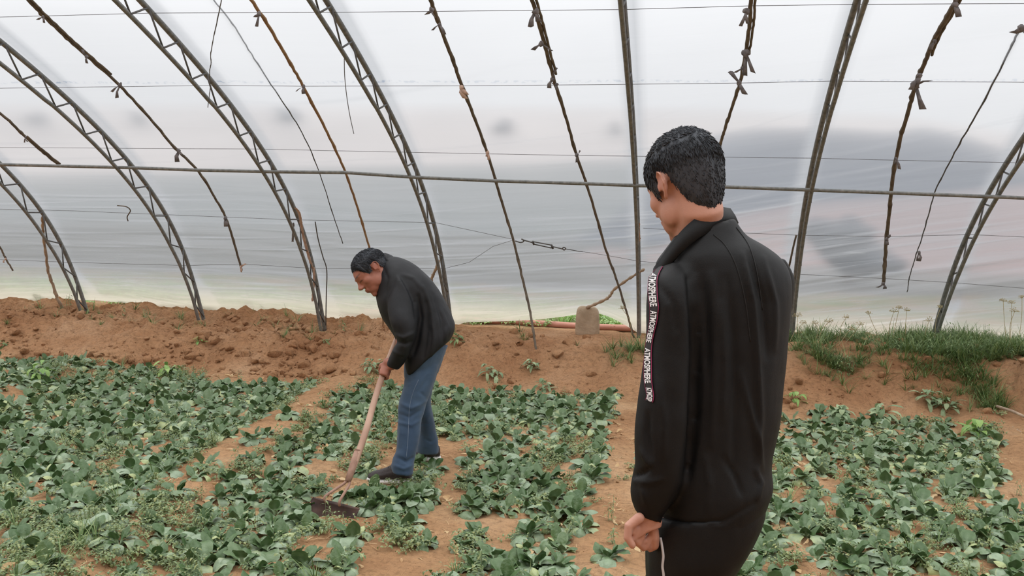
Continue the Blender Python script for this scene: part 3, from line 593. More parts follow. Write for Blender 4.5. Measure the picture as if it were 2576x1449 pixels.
# ============================================================ PEOPLE
M['hair'] = plain('black_hair', (.018, .022, .028), (.036, .042, .052), .65, 60, .0015, 90, stretch=(1, 1, .15), spec=.5)
def skin_mat(name, base, dark, lip):
    m, nt, out = new_mat(name); Lk = nt.links
    b = nd(nt, 'ShaderNodeBsdfPrincipled', i_Roughness=.52); b.inputs['Specular IOR Level'].default_value = .4
    t = nd(nt, 'ShaderNodeTexCoord'); n = nd(nt, 'ShaderNodeTexNoise', i_Scale=14, i_Detail=4); Lk.new(t.outputs['Object'], n.inputs['Vector'])
    r = ramp(nt, n.outputs['Fac'], [(.3, dark), (.65, base)])
    a = nd(nt, 'ShaderNodeAttribute', attribute_name='mark'); mx = nd(nt, 'ShaderNodeMix', data_type='RGBA')
    Lk.new(a.outputs['Fac'], mx.inputs[0]); Lk.new(r.outputs[0], mx.inputs[6]); mx.inputs[7].default_value = (*lip, 1)
    a2 = nd(nt, 'ShaderNodeAttribute', attribute_name='brow'); mx2 = nd(nt, 'ShaderNodeMix', data_type='RGBA')
    Lk.new(a2.outputs['Fac'], mx2.inputs[0]); Lk.new(mx.outputs[2], mx2.inputs[6]); mx2.inputs[7].default_value = (.015, .012, .012, 1)
    n2 = nd(nt, 'ShaderNodeTexNoise', i_Scale=220, i_Detail=3); Lk.new(t.outputs['Object'], n2.inputs['Vector'])
    bp = nd(nt, 'ShaderNodeBump', i_Strength=.35, i_Distance=.001); Lk.new(n2.outputs['Fac'], bp.inputs['Height']); Lk.new(bp.outputs[0], b.inputs['Normal'])
    Lk.new(mx2.outputs[2], b.inputs['Base Color']); b.inputs['Subsurface Weight'].default_value = .08; b.inputs['Subsurface Radius'].default_value = (.012, .005, .003)
    Lk.new(b.outputs[0], out.inputs[0]); return m
M['skin_near'] = skin_mat('fair_skin', (.52, .275, .20), (.45, .22, .155), (.42, .15, .12))
M['skin_far'] = skin_mat('tanned_skin', (.36, .145, .095), (.28, .105, .07), (.26, .08, .06))
def ring_px(Lp, Rp, d, b, n=28, e=1.0, dd=0.0, sk=0.0):
    """an oval ring of the body: side to side between two seen outline points at depth d, half thickness b towards/away"""
    A, B = at(*Lp, d), at(*Rp, d+dd); c = (A+B)/2; u = (B-A)/2; out = []
    for k in range(n):
        a = 2*math.pi*k/n; ca, sa = math.cos(a), math.sin(a)
        out.append(c+u*math.copysign(abs(ca)**e, ca)+FWD*(b*math.copysign(abs(sa)**e, sa))+UPV*(sk*sa))
    return out
def ring_3d(c, u, v, n=28, e=1.0):
    c, u, v = Vector(c), Vector(u), Vector(v)
    return [c+u*math.copysign(abs(math.cos(2*math.pi*k/n))**e, math.cos(2*math.pi*k/n))+v*math.copysign(abs(math.sin(2*math.pi*k/n))**e, math.sin(2*math.pi*k/n)) for k in range(n)]
def fine_rings(R, m=5):                                 # smooth the loft along its length
    out = []; K = len(R)
    for i in range(K-1):
        for q in range(m):
            t = q/m; row = []
            for k in range(len(R[0])):
                a, b, c, d = R[max(i-1, 0)][k], R[i][k], R[i+1][k], R[min(i+2, K-1)][k]
                row.append(.5*((2*b)+(c-a)*t+(2*a-5*b+4*c-d)*t*t+(3*b-a-3*c+d)*t**3))
            out.append(row)
    return out+[R[-1]]
def capsule(mb, pts, rs, n=14):                         # tapered limb with round ends
    P = [Vector(p) for p in pts]; 
    P2 = []; R2 = []; r0, r1 = rs[0], rs[-1]; t0 = (P[0]-P[1]).normalized(); t1 = (P[-1]-P[-2]).normalized()
    for a in (80, 55, 30): P2.append(P[0]+t0*r0*math.sin(math.radians(a))); R2.append(max(r0*math.cos(math.radians(a)), 1e-4))
    P2 += P; R2 += list(rs)
    for a in (30, 55, 80): P2.append(P[-1]+t1*r1*math.sin(math.radians(a))); R2.append(max(r1*math.cos(math.radians(a)), 1e-4))
    mb.tube(P2, R2, n)
def fuse(mb, voxel, smooth=3, fac=.5, name='fused'):    # melt overlapping volumes into one continuous surface
    o = bpy.data.objects.new(name, mb.mesh(name)); C.objects.link(o)
    m = o.modifiers.new('r', 'REMESH'); m.mode = 'VOXEL'; m.voxel_size = voxel; m.adaptivity = 0
    if smooth: q = o.modifiers.new('s', 'SMOOTH'); q.factor = fac; q.iterations = smooth
    dg = bpy.context.evaluated_depsgraph_get(); me = bpy.data.meshes.new_from_object(o.evaluated_get(dg)); me.name = name
    old = o.data; bpy.data.objects.remove(o); bpy.data.meshes.remove(old)
    me.materials.clear(); me.polygons.foreach_set('use_smooth', [True]*len(me.polygons)); return me
def co_of(me): a = np.empty(len(me.vertices)*3); me.vertices.foreach_get('co', a); return a.reshape(-1, 3)
def no_of(me): a = np.empty(len(me.vertices)*3); me.vertex_normals.foreach_get('vector', a); return a.reshape(-1, 3)
def set_co(me, a): me.vertices.foreach_set('co', np.ascontiguousarray(a).ravel()); me.update()
def pixv(co):                                           # project many points
    q = co-np.array(EYE); d = q@np.array(FWD); return np.stack([CX+FPX*(q@np.array(RGT))/d, CY-FPX*(q@np.array(UPV))/d], 1), d
def crease(me, lines, facing=True):                     # press folds into the cloth along seen lines: (pts, width px, depth m)
    co = co_of(me); no = no_of(me); uv, d = pixv(co); disp = np.zeros(len(co)); view = co-np.array(EYE); view /= np.linalg.norm(view, axis=1)[:, None]
    front = np.clip(-(no*view).sum(1)*2.5, 0, 1) if facing else np.ones(len(co))
    for pts, wd, dep in lines:
        P = np.array([tuple(pixy) for pixy in pts], float); best = np.full(len(co), 1e9); tt = np.zeros(len(co)); K = len(P)-1
        for i in range(K):
            A, B = P[i], P[i+1]; v = B-A; t = np.clip(((uv-A)@v)/(v@v), 0, 1); e = np.hypot(*(uv-A-t[:, None]*v).T); m = e < best; best[m] = e[m]; tt[m] = (i+t[m])/K
        disp += dep*np.exp(-(best/wd)**2)*np.sin(np.pi*np.clip(tt*.92+.04, 0, 1))**.5
    set_co(me, co+no*(disp*front)[:, None])
def wrinkle(me, amp, scale, s=0, o=3, zs=1.0):
    co = co_of(me); no = no_of(me); n = fbm(co[:, 0]*scale, co[:, 1]*scale, co[:, 2]*scale*zs, o=o, s=s); set_co(me, co+no*(amp*n)[:, None])
def attr(me, name, val): a = me.attributes.new(name, 'FLOAT', 'POINT'); a.data.foreach_set('value', np.clip(val, 0, 1))
def frame(origin, fwd, up):                             # head frame: x right of the person, y face, z up
    y = Vector(fwd).normalized(); z = (Vector(up)-y*Vector(up).dot(y)).normalized(); x = y.cross(z)
    return Matrix(((x.x, y.x, z.x, origin[0]), (x.y, y.y, z.y, origin[1]), (x.z, y.z, z.z, origin[2]), (0, 0, 0, 1)))
def head_parts(mb, F, s=1.0):
    R3 = F.to_3x3()
    E_ = lambda c, r, nu=24, nv=16: mb.ell(F @ (Vector(c)*s), [q*s for q in r], R3, nu, nv)
    K_ = lambda pts, rs, n=12: capsule(mb, [F @ (Vector(p)*s) for p in pts], [r*s for r in rs], n)
    E_((0, -.018, .040), (.075, .097, .080)); E_((0, .022, .018), (.066, .073, .078)); E_((0, .034, -.025), (.058, .058, .072))
    E_((0, .040, -.068), (.047, .050, .042)); E_((0, .074, -.098), (.021, .018, .017))
    for q in (-1, 1):
        E_((q*.040, .050, -.016), (.024, .030, .028)); E_((q*.046, .012, -.052), (.016, .040, .038)); E_((q*.013, .104, -.026), (.010, .011, .009), 12, 8)
        E_((q*.031, .071, .010), (.017, .016, .011), 14, 8)
        # ear: helix rim, bowl, lobe
        ex = q*.074; K_([(ex, -.010, .008), (ex+q*.008, -.016, .024), (ex+q*.015, -.031, .030), (ex+q*.018, -.044, .018), (ex+q*.016, -.044, -.003), (ex+q*.009, -.034, -.022), (ex+q*.003, -.022, -.034)], [.0038, .0042, .0046, .0046, .0044, .0048, .0062], 8)
        E_((ex+q*.004, -.028, .000), (.006, .015, .024), 14, 10); K_([(ex+q*.006, -.010, .004), (ex+q*.006, -.010, -.010)], [.004, .005], 8)
    K_([(0, .088, .022), (0, .099, .0), (0, .113, -.020)], [.008, .0085, .0115])
    K_([(-.040, .077, .032), (-.02, .089, .030), (0, .090, .026), (.02, .089, .030), (.040, .077, .032)], [.008, .0095, .009, .0095, .008])
    K_([(-.022, .090, -.053), (0, .099, -.050), (.022, .090, -.053)], [.0045, .0065, .0045]); K_([(-.019, .089, -.063), (0, .097, -.064), (.019, .089, -.063)], [.005, .0072, .005])
def head_paint(me, F, s=1.0):
    Fi = np.array(F.inverted()); co = co_of(me); l = (np.c_[co, np.ones(len(co))]@Fi.T)[:, :3]/s
    lip = np.exp(-((l[:, 0]/.022)**4))*np.exp(-(((l[:, 2]+.057)/.0105)**4))*(l[:, 1] > .082)
    red = .35*np.exp(-(((l[:, 1]+.012)/.03)**2+((l[:, 2]-.002)/.04)**2))*(np.abs(l[:, 0]) > .077)
    attr(me, 'mark', lip*.8+red)
    bx = np.abs(l[:, 0]); lash = .8*np.exp(-(((l[:, 2]-.004+.35*(bx-.03)**2*40)/.0028)**4))*np.exp(-(((bx-.032)/.016)**4))*(l[:, 1] > .05)
    attr(me, 'brow', lash+.85*np.exp(-(((l[:, 2]-.037+.10*(bx-.03)**2*10)/.0048)**4))*np.exp(-(((bx-.031)/.021)**4))*(l[:, 1] > .05))
    return l
def hair_obj(F, s, name, parent, style, seed=1, top=1.0):
    """skull cap of hair with its own thickness plus locks; style(az, z) -> is there hair"""
    bm = bmesh.new(); bmesh.ops.create_icosphere(bm, subdivisions=6, radius=1)
    keep = []; 
    for v in bm.verts:
        x, y, z = v.co; az = math.degrees(math.atan2(abs(x), y)); 
        nape = max(0, -z)*max(0, -y)
        rx, ry, rz = .0815, .107, .090*top
        p = Vector((x*rx*(1-.28*nape), y*ry+(-.018 if True else 0), z*rz+.038)); 
        if y < 0 and z < 0: p.y += .012*(-z)
        if z < 0: p.z = .038+z*rz*1.9; p.x *= 1-.10*z*z; p.y = p.y if y > 0 else p.y*(1-.16*z*z)
        mg = style(az, p.z); th = min(max(mg/.035, 0), 1); th = .905+.095*th*th*(3-2*th)
        p.x *= th; p.y = -.018+(p.y+.018)*th; v.co = p; keep.append(mg > 0)
    bm.verts.ensure_lookup_table()
    bmesh.ops.delete(bm, geom=[f for f in bm.faces if not all(keep[v.index] for v in f.verts)], context='FACES')
    me = bpy.data.meshes.new(name); bm.to_mesh(me); bm.free()
    co = co_of(me); no = no_of(me)
    az = np.arctan2(co[:, 0], co[:, 1]+.018); rad = np.hypot(co[:, 0], co[:, 1]+.018)
    whirl = np.where(co[:, 2] > .06, 1, 0)
    st = fbm(az*9, co[:, 2]*10, rad*25, o=2, s=seed)*.0028+fbm(az*30, co[:, 2]*10, rad*40, o=2, s=seed+5)*.0012
    co = co+no*(st+.002)[:, None]; set_co(me, co)
    rr = random.Random(seed); mb = MB(); n = len(co); no = no_of(me)
    for k in range(9500):                               # locks
        i = rr.randrange(n); p = Vector(co[i]); nn = Vector(no[i])
        if p.z < .02 and rr.random() < .35: continue
        back = Vector((0, -.15, -1)) if p.y < .03 else Vector((0, .35, -.8))
        if p.z > .085: back = Vector((rr.uniform(-.5, .5), rr.uniform(-.2, 1.0), -.15))
        t = (back-nn*back.dot(nn)).normalized(); t = (t+Vector((rr.uniform(-.16, .16), rr.uniform(-.16, .16), rr.uniform(-.1, .1)))).normalized()
        l = rr.uniform(.014, .028)*(.7 if p.z > .09 else 1 if p.z > .03 else .5); wv = t.cross(nn).normalized()*rr.uniform(.0004, .0008)
        a, b, c = p-nn*.001, p+t*l*.55+nn*(.0014-(.55*l)**2/.2), p+t*l+nn*((rr.uniform(.0002, .0022) if p.z > .04 else .0006)-l*l/.2)
        mb.add([a-wv, a+wv, b+wv*.8, b-wv*.8, c, b-nn*.002], [(0, 1, 2, 3), (3, 2, 4), (0, 3, 5), (1, 5, 2), (3, 4, 5), (2, 5, 4)])
    o1 = mb.mesh('locks'); bm = bmesh.new(); bm.from_mesh(me); bm.from_mesh(o1)
    bmesh.ops.transform(bm, matrix=F @ Matrix.Scale(s, 4), verts=bm.verts); bm.to_mesh(me); bm.free(); bpy.data.meshes.remove(o1)
    me.polygons.foreach_set('use_smooth', [True]*len(me.polygons))
    return link(name, me, M['hair'], parent)
def finger(mb, root, dirs, lens, rads):
    P = [Vector(root)]
    for d, l in zip(dirs, lens): P.append(P[-1]+Vector(d).normalized()*l)
    capsule(mb, P, rads, 10)
def adopt(parent_mesh_obj, *kids):
    for k in kids: k.parent = parent_mesh_obj
# ------------------------------------------------------------ the standing man (near, seen from behind his left shoulder)
D = 2.13
def near_man():
    # head: looks left, away from the camera and down
    fw = (-RGT*.40+FWD*.87-UPV*.33); up = (UPV*.97-RGT*.14+FWD*.1)
    F = frame(at(1720, 472, D+.01), fw, up); s = 1.0
    mb = MB(); head_parts(mb, F, s)
    hp = lambda x, y, z: F @ (Vector((x, y, z))*s)
    nb = at(1772, 640, D+.02)
    capsule(mb, [hp(0, -.036, -.02), hp(0, -.036, -.075), at(1757, 585, D+.01), nb], [.056, .053, .057, .075], 20)
    hd = fuse(mb, .0042, 9, name='h')
    # rest of the body (under the clothes), hands bare
    tb = MB()
    T = [((1725, 610), (1850, 590), .06), ((1710, 690), (1910, 670), .06), ((1720, 800), (1920, 790), .08), ((1695, 950), (1930, 950), .10), ((1695, 1100), (1915, 1100), .095), ((1680, 1260), (1890, 1240), .10), ((1670, 1360), (1860, 1330), .10)]
    tb.rings(fine_rings([ring_px(a, b, D+.03, t) for a, b, t in T], 4))
    ft = [at(1712, 1430, D-.02), at(1762, 1430, D+.13)]
    for sd, p in zip((-1, 1), ft):
        g = Vector((p.x-.02, p.y+.0, .09)); capsule(tb, [p+Vector((0, 0, .08)), p, p.lerp(g, .5), g], [.07, .075, .05, .035], 16)
        capsule(tb, [g+Vector((0, 0, -.03)), g+Vector((-.11, .07, -.045))], [.035, .028], 12)
    sh = at(1700, 740, D-.05); capsule(tb, [sh, at(1688, 900, D-.085), at(1668, 1080, D-.1), at(1645, 1270, D-.09), at(1632, 1302, D-.09)], [.035, .035, .033, .028, .026], 14)
    sr = at(1915, 700, D+.15); capsule(tb, [sr, at(1935, 870, D+.16), at(1912, 1040, D+.17), at(1850, 1170, D+.22)], [.026, .026, .026, .026], 14)
    # left hand hanging, fingers curled inwards
    tb0 = tb; tb = MB(); dh = D-.09; p = lambda x, y, o=0.0: at(x, y, dh+o)
    tb.rings([ring_3d(p(1634, 1296), RGT*.027, FWD*.020, 16), ring_3d(p(1629, 1312), RGT*.034, FWD*.022, 16), ring_3d(p(1624, 1330), RGT*.036+UPV*.004, FWD*.021, 16), ring_3d(p(1612, 1345), RGT*.027+UPV*.016, FWD*.017, 16)])
    for k, (kx, ky, o) in enumerate(((1586, 1320, -.022), (1592, 1339, -.014), (1606, 1353, -.003), (1624, 1361, .011))):
        L0 = (.034, .036, .034, .028)[k]
        finger(tb, p(kx+9, ky-8, o), [(-RGT*.35-UPV*.9), (RGT*.45-UPV*.55+FWD*.5), (RGT*.85+UPV*.25+FWD*.3)], [L0*.62, L0*.72, L0*.62], [.0094, .0090, .0084, .0074])
    finger(tb, p(1608, 1303, -.028), [(-RGT*.75-UPV*.55-FWD*.1), (-RGT*.1-UPV*1.0), (RGT*.5-UPV*.8)], [.030, .026, .020], [.0125, .0112, .010, .0085])
    finger(tb, p(1643, 1332, .012), [(RGT*.15-UPV*.9), (RGT*.1-UPV*.9+FWD*.3)], [.020, .02], [.013, .012, .010])
    capsule(tb, [at(1640, 1280, D-.09), p(1634, 1300)], [.026, .027], 14)
    hand = fuse(tb, .0027, 2, name='hnd'); tb = tb0
    # right hand, in front of him
    rh = at(1838, 1180, D+.23); tb.ell(rh, (.036, .030, .045))
    for k in range(4): finger(tb, rh+RGT*(-.022+.015*k)-UPV*.03, [-UPV, -UPV*.7-RGT*.3-FWD*.4, FWD*-.8-UPV*.2], [.03, .024, .018], [.0095, .009, .0085, .007])
    finger(tb, rh+FWD*-.02, [-RGT*.6-UPV*.6, -UPV], [.03, .026], [.012, .011, .009])
    tm = fuse(tb, .0052, 3, name='t')
    bm = bmesh.new(); bm.from_mesh(tm); bm.from_mesh(hd); bm.from_mesh(hand)
    me = bpy.data.meshes.new('person'); bm.to_mesh(me); bm.free()
    me.polygons.foreach_set('use_smooth', [True]*len(me.polygons))
    head_paint(me, F, s); body = link('person', me, M['skin_near'])
    tag(body, 'person in a black track jacket with lettered tape, standing with their back half turned', 'person')
    # eyes
    for q in (-1, 1): o = MB().ell(F @ (Vector((q*.030, .0740, .011))*s), (.0115, .0115, .0115)).build('eye', M['eye'], body)
    # trousers
    tr = MB()
    hips = [((1632, 1290), (1915, 1240), .155, D+.02), ((1628, 1340), (1912, 1300), .155, D+.02), ((1626, 1400), (1868, 1385), .15, D+.02), ((1627, 1455), (1826, 1450), .13, D+.03), ((1632, 1510), (1806, 1510), .11, D+.03)]
    tr.rings(fine_rings([ring_px(a, b, d, t, e=.85) for a, b, t, d in hips], 4))
    for sd, p in zip((-1, 1), ft):
        g = Vector((p.x-.02, p.y+.0, .09)); q = p+Vector((0, 0, .05))
        capsule(tr, [q, p-Vector((0, 0, .06)), p.lerp(g, .55), g+Vector((0, 0, .0))], [.078, .078, .062, .050], 20)
    tm = fuse(tr, .009, 4, name='trousers'); wrinkle(tm, .005, 9, 3)
    tro = link('trousers', tm, M['jacket_near'], body)
    for sd, p in zip((-1, 1), ft):
        g = Vector((p.x-.02, p.y+.0, .0)); sm = MB(); sm.ell(g+Vector((-.03, .02, .055)), (.06, .055, .05)); sm.ell(g+Vector((-.10, .07, .04)), (.085, .05, .035), Matrix.Rotation(-.56, 3, 'Z'))
        sh_ = fuse(sm, .006, 3, name='shoe'); co = co_of(sh_); co[:, 2] = np.maximum(co[:, 2], .012); set_co(sh_, co); link('shoe', sh_, M['shoe'], body)
    # jacket
    jk = MB()
    J = [((1702, 592), (1845, 548), .075, 0), ((1672, 636), (1872, 590), .095, 0), ((1655, 662), (1918, 618), .125, .01), ((1648, 700), (1962, 656), .145, .02), ((1646, 760), (1984, 715), .150, .02), ((1646, 850), (1978, 820), .150, .02), ((1646, 950), (1963, 940), .15, .02),
         ((1644, 1050), (1952, 1050), .15, .02), ((1640, 1130), (1936, 1125), .150, .02), ((1640, 1190), (1930, 1170), .155, .02), ((1643, 1240), (1934, 1215), .16, .02), ((1648, 1290), (1922, 1252), .158, .02), ((1654, 1335), (1908, 1285), .152, .02), ((1662, 1352), (1900, 1300), .145, .02)]
    jk.rings(fine_rings([ring_px(a, b, D+o, t, n=40, e=.9) for a, b, t, o in J], 5))
    A = [((1660, 668), (1742, 650), .06, -.03), ((1636, 700), (1752, 700), .075, -.06), ((1629, 760), (1752, 765), .078, -.075), ((1627, 830), (1752, 840), .074, -.08), ((1621, 900), (1750, 905), .071, -.085), ((1611, 970), (1746, 975), .069, -.09), ((1602, 1040), (1742, 1050), .067, -.095), ((1597, 1100), (1732, 1115), .066, -.095),
         ((1598, 1165), (1722, 1170), .066, -.09), ((1592, 1190), (1716, 1205), .062, -.09), ((1585, 1225), (1702, 1240), .056, -.09), ((1586, 1252), (1684, 1272), .048, -.09), ((1594, 1276), (1668, 1298), .038, -.09), ((1600, 1290), (1664, 1316), .034, -.09)]
    jk.rings(fine_rings([ring_px(a, b, D+o, t, n=32, e=.95) for a, b, t, o in A], 5))
    B = [((1880, 640), (1970, 655), .07, .10), ((1885, 700), (1993, 700), .07, .13), ((1880, 760), (1990, 755), .068, .14), ((1872, 850), (1978, 850), .066, .15), ((1862, 950), (1967, 955), .064, .15), ((1850, 1040), (1955, 1050), .062, .17), ((1825, 1100), (1938, 1120), .058, .19), ((1805, 1135), (1900, 1170), .048, .22)]
    jk.rings(fine_rings([ring_px(a, b, D+o, t, n=28) for a, b, t, o in B], 5))
    jm = fuse(jk, .0068, 5, name='jacket')
    wrinkle(jm, .004, 6, 5, o=2)
    crease(jm, [([(1735, 700), (1748, 790), (1752, 900), (1748, 1000), (1742, 1100), (1728, 1200)], 11, -.020),
        ([(1700, 650), (1735, 690), (1752, 740)], 9, -.006), ([(1660, 720), (1690, 760), (1700, 830)], 8, -.005),
        ([(1790, 690), (1802, 800), (1800, 950), (1790, 1120)], 9, .008), ([(1765, 700), (1775, 800), (1778, 950)], 8, -.006), ([(1830, 700), (1845, 850), (1850, 1000), (1845, 1180)], 9, -.007),
        ([(1868, 640), (1895, 760), (1905, 900), (1912, 1050), (1905, 1180)], 8, .009), ([(1885, 640), (1920, 760), (1930, 900)], 8, -.008), ([(1920, 650), (1950, 760), (1950, 880)], 7, .006),
        ([(1815, 760), (1822, 900), (1818, 1060)], 7, .007), ([(1860, 930), (1905, 1100), (1918, 1180)], 6, .006),
        ([(1588, 1196), (1615, 1192), (1640, 1178)], 6, -.010), ([(1592, 1210), (1630, 1214), (1668, 1205)], 6, .006), ([(1612, 1130), (1628, 1160), (1640, 1180)], 6, .007), ([(1630, 1040), (1628, 1090), (1640, 1150)], 7, -.009),
        ([(1655, 960), (1670, 1060), (1668, 1150)], 9, .006), ([(1612, 1225), (1622, 1250), (1625, 1270)], 6, .006),
        ([(1655, 1300), (1730, 1322), (1820, 1312), (1905, 1262)], 5, -.006), ([(1820, 1150), (1850, 1200), (1865, 1245)], 6, -.006), ([(1775, 1150), (1785, 1220), (1780, 1290)], 6, .006), ([(1900, 1180), (1915, 1215), (1905, 1260)], 6, .006)])
    wrinkle(jm, .0012, 26, 9, o=2)
    jac = link('jacket', jm, M['jacket_near'], body)
    # standing collar: a band with its own thickness
    col = MB(); CR = []
    path = [((1838, 524), (1858, 560), .02), ((1800, 520), (1815, 566), -.05), ((1762, 540), (1772, 590), -.075), ((1722, 572), (1728, 622), -.080), ((1688, 612), (1690, 660), -.070), ((1660, 652), (1660, 700), -.055), ((1643, 676), (1640, 735), -.035)]
    outer_t, outer_b = [at(*a, D+o) for a, b, o in path], [at(*b, D+o-.012) for a, b, o in path]
    far_t = [at(1660, 665, D+.08), at(1720, 610, D+.13), at(1790, 550, D+.13), at(1832, 528, D+.085)]; far_b = [at(1655, 740, D+.09), at(1720, 680, D+.15), at(1800, 600, D+.15), at(1852, 566, D+.09)]
    tp = spline(outer_t+far_t+[outer_t[0]], 6); bt = spline(outer_b+far_b+[outer_b[0]], 6); cc = sum(tp, Vector())/len(tp); R = []
    for a, b in zip(tp, bt):
        inn = (cc-a); inn -= UPV*inn.dot(UPV); inn = inn.normalized()*.007; R.append([a, a.lerp(b, .5)-inn*.3, b, b+inn, a.lerp(b, .5)+inn*.7, a+inn])
    col.rings(R, cap=False); link('collar', col.mesh('collar'), M['jacket_near'], body)
    # things fixed on the cloth: found by looking onto the jacket
    bvh = BVHTree.FromPolygons([v.co[:] for v in jm.vertices], [p.vertices[:] for p in jm.polygons])
    def on(x, y, lift=.0015):
        r = ray(x, y).normalized()
        h = bvh.ray_cast(EYE, r)
        if h[0] is None:
            q = at(x, y, D-.06); h = bvh.find_nearest(q)
        return h[0]+h[1]*lift, h[1]
    for ln in ([(1795, 590), (1825, 618), (1853, 672), (1875, 760), (1888, 860)], [(1852, 572), (1885, 620), (1905, 690), (1918, 780)]):
        MB().tube([on(x, y, .0004)[0] for x, y in spline2(ln, 8)], .0013, 5).build('seam', M['seam'], jac)
    # printed tape down the sleeve
    tape = [(1662, 668, 9), (1652, 682, 11), (1645, 700, 12.5), (1643.5, 720, 13), (1644.5, 745, 13), (1647.5, 770, 12.5), (1647, 790, 11.5), (1645, 810, 10.5), (1641, 830, 9.5), (1637, 850, 9), (1634, 870, 9), (1632, 890, 10), (1631.5, 915, 11), (1631.5, 940, 11), (1632.5, 962, 10.5), (1635.5, 982, 10), (1637, 998, 10.5), (1634, 1010, 11)]
    tp = spline2([(a, b) for a, b, c in tape], 5); wd = np.interp(np.linspace(0, len(tape)-1, len(tp)), range(len(tape)), [c for a, b, c in tape])
    ed = []
    for i, (x, y) in enumerate(tp):
        a, b = tp[max(i-1, 0)], tp[min(i+1, len(tp)-1)]; tx, ty = b[0]-a[0], b[1]-a[1]; l = math.hypot(tx, ty); nx_, ny_ = -ty/l, tx/l
        if nx_ < 0: nx_, ny_ = -nx_, -ny_
        ed.append([on(x+nx_*wd[i]*.86*q, y+ny_*wd[i]*.86*q, .0022) for q in (-1, -.5, 0, .5, 1)])
    mb = MB(); n = len(ed)
    for i in range(n):
        mb.v += [tuple(p) for p, _ in ed[i]]+[tuple(p-nn*.002) for p, nn in ed[i]]
    for i in range(n-1):
        for k in range(4): mb.f += [(i*10+k, i*10+k+1, i*10+11+k, i*10+10+k), (i*10+5+k, i*10+15+k, i*10+16+k, i*10+6+k)]
        mb.f += [(i*10, i*10+10, i*10+15, i*10+5), (i*10+4, i*10+9, i*10+19, i*10+14)]
    tpo = mb.build('lettered_tape', M['tape'], jac); tpo['label'] = 'black tape with white letters and magenta edges'
    for q in (0, 4): MB().tube([e[q][0]+e[q][1]*.0004 for e in ed], .0007 if q else .0003, 5).build('tape_edge', M['magenta'], tpo)
    # letters bent along the tape
    arc = [0.0]
    for i in range(1, n): arc.append(arc[-1]+(ed[i][2][0]-ed[i-1][2][0]).length)
    rowarc = lambda yy: float(np.interp(yy, [p[1] for p in tp], arc))
    def place(u, v):                                    # u metres along, v -1..1 across (+1 = right edge)
        i = min(max(int(np.searchsorted(arc, u))-1, 0), n-2); t = (u-arc[i])/(arc[i+1]-arc[i]); g = (v+1)*2; k = min(int(g), 3); fr = g-k
        a = ed[i][k][0].lerp(ed[i][k+1][0], fr); b = ed[i+1][k][0].lerp(ed[i+1][k+1][0], fr); nn = ed[i][k][1].lerp(ed[i+1][k][1], t); return a.lerp(b, t)+nn*.0012
    for word, ya, yb in (('ATMOSPHERE', 690, 771), ('ATMOSPHERE', 782, 862), ('ATMOSPHERE', 877, 964), ('ATMOSP', 975, 1009)):
        fc = bpy.data.curves.new('letters', 'FONT'); fc.body = word; fc.size = 1; fc.offset = .03; fc.resolution_u = 3
        fo = bpy.data.objects.new('letters', fc); C.objects.link(fo); bpy.context.view_layer.update()
        lm = bpy.data.meshes.new_from_object(fo.evaluated_get(bpy.context.evaluated_depsgraph_get())); bpy.data.objects.remove(fo)
        bm = bmesh.new(); bm.from_mesh(lm); bmesh.ops.triangulate(bm, faces=bm.faces); bmesh.ops.subdivide_edges(bm, edges=[e for e in bm.edges if e.calc_length() > .25], cuts=2)
        x1 = max(v.co.x for v in bm.verts); u0, u1 = rowarc(ya), rowarc(yb)
        for v in bm.verts: v.co = place(u0+(u1-u0)*v.co.x/x1, (v.co.y/.72-.5)*1.5)
        bm.to_mesh(lm); bm.free(); lm.name = 'letters'; link('letters', lm, M['letter'], tpo)
    # white piping on the trousers
    bt_ = BVHTree.FromPolygons([v.co[:] for v in tm.vertices], [p.vertices[:] for p in tm.polygons]); R = []
    for x, y in spline2([(1664, 1352), (1668, 1375), (1671, 1400), (1669, 1425), (1672, 1449), (1674, 1500)], 5):
        h = bt_.ray_cast(EYE, ray(x, y).normalized())
        if h[0] is None: continue
        R.append([h[0]+h[1]*.0006-RGT*.0048, h[0]+h[1]*.0018, h[0]+h[1]*.0006+RGT*.0048, h[0]-h[1]*.002])
    MB().rings(R).build('white_piping', M['white_cloth'], tro)
    def style(az, z):
        lim = np.interp(az, [0, 25, 42, 52, 62, 76, 84, 96, 106, 116, 130, 150, 180], [.085, .078, .058, .030, -.018, -.022, .026, .034, .014, -.034, -.070, -.100, -.110])
        return z-lim
    hair_obj(F, s, 'hair', body, style, 3, 1.06)
    return body
def spline2(pts, n):
    return [(p.x, p.y) for p in spline([Vector((a, b, 0)) for a, b in pts], n)]
near_man()
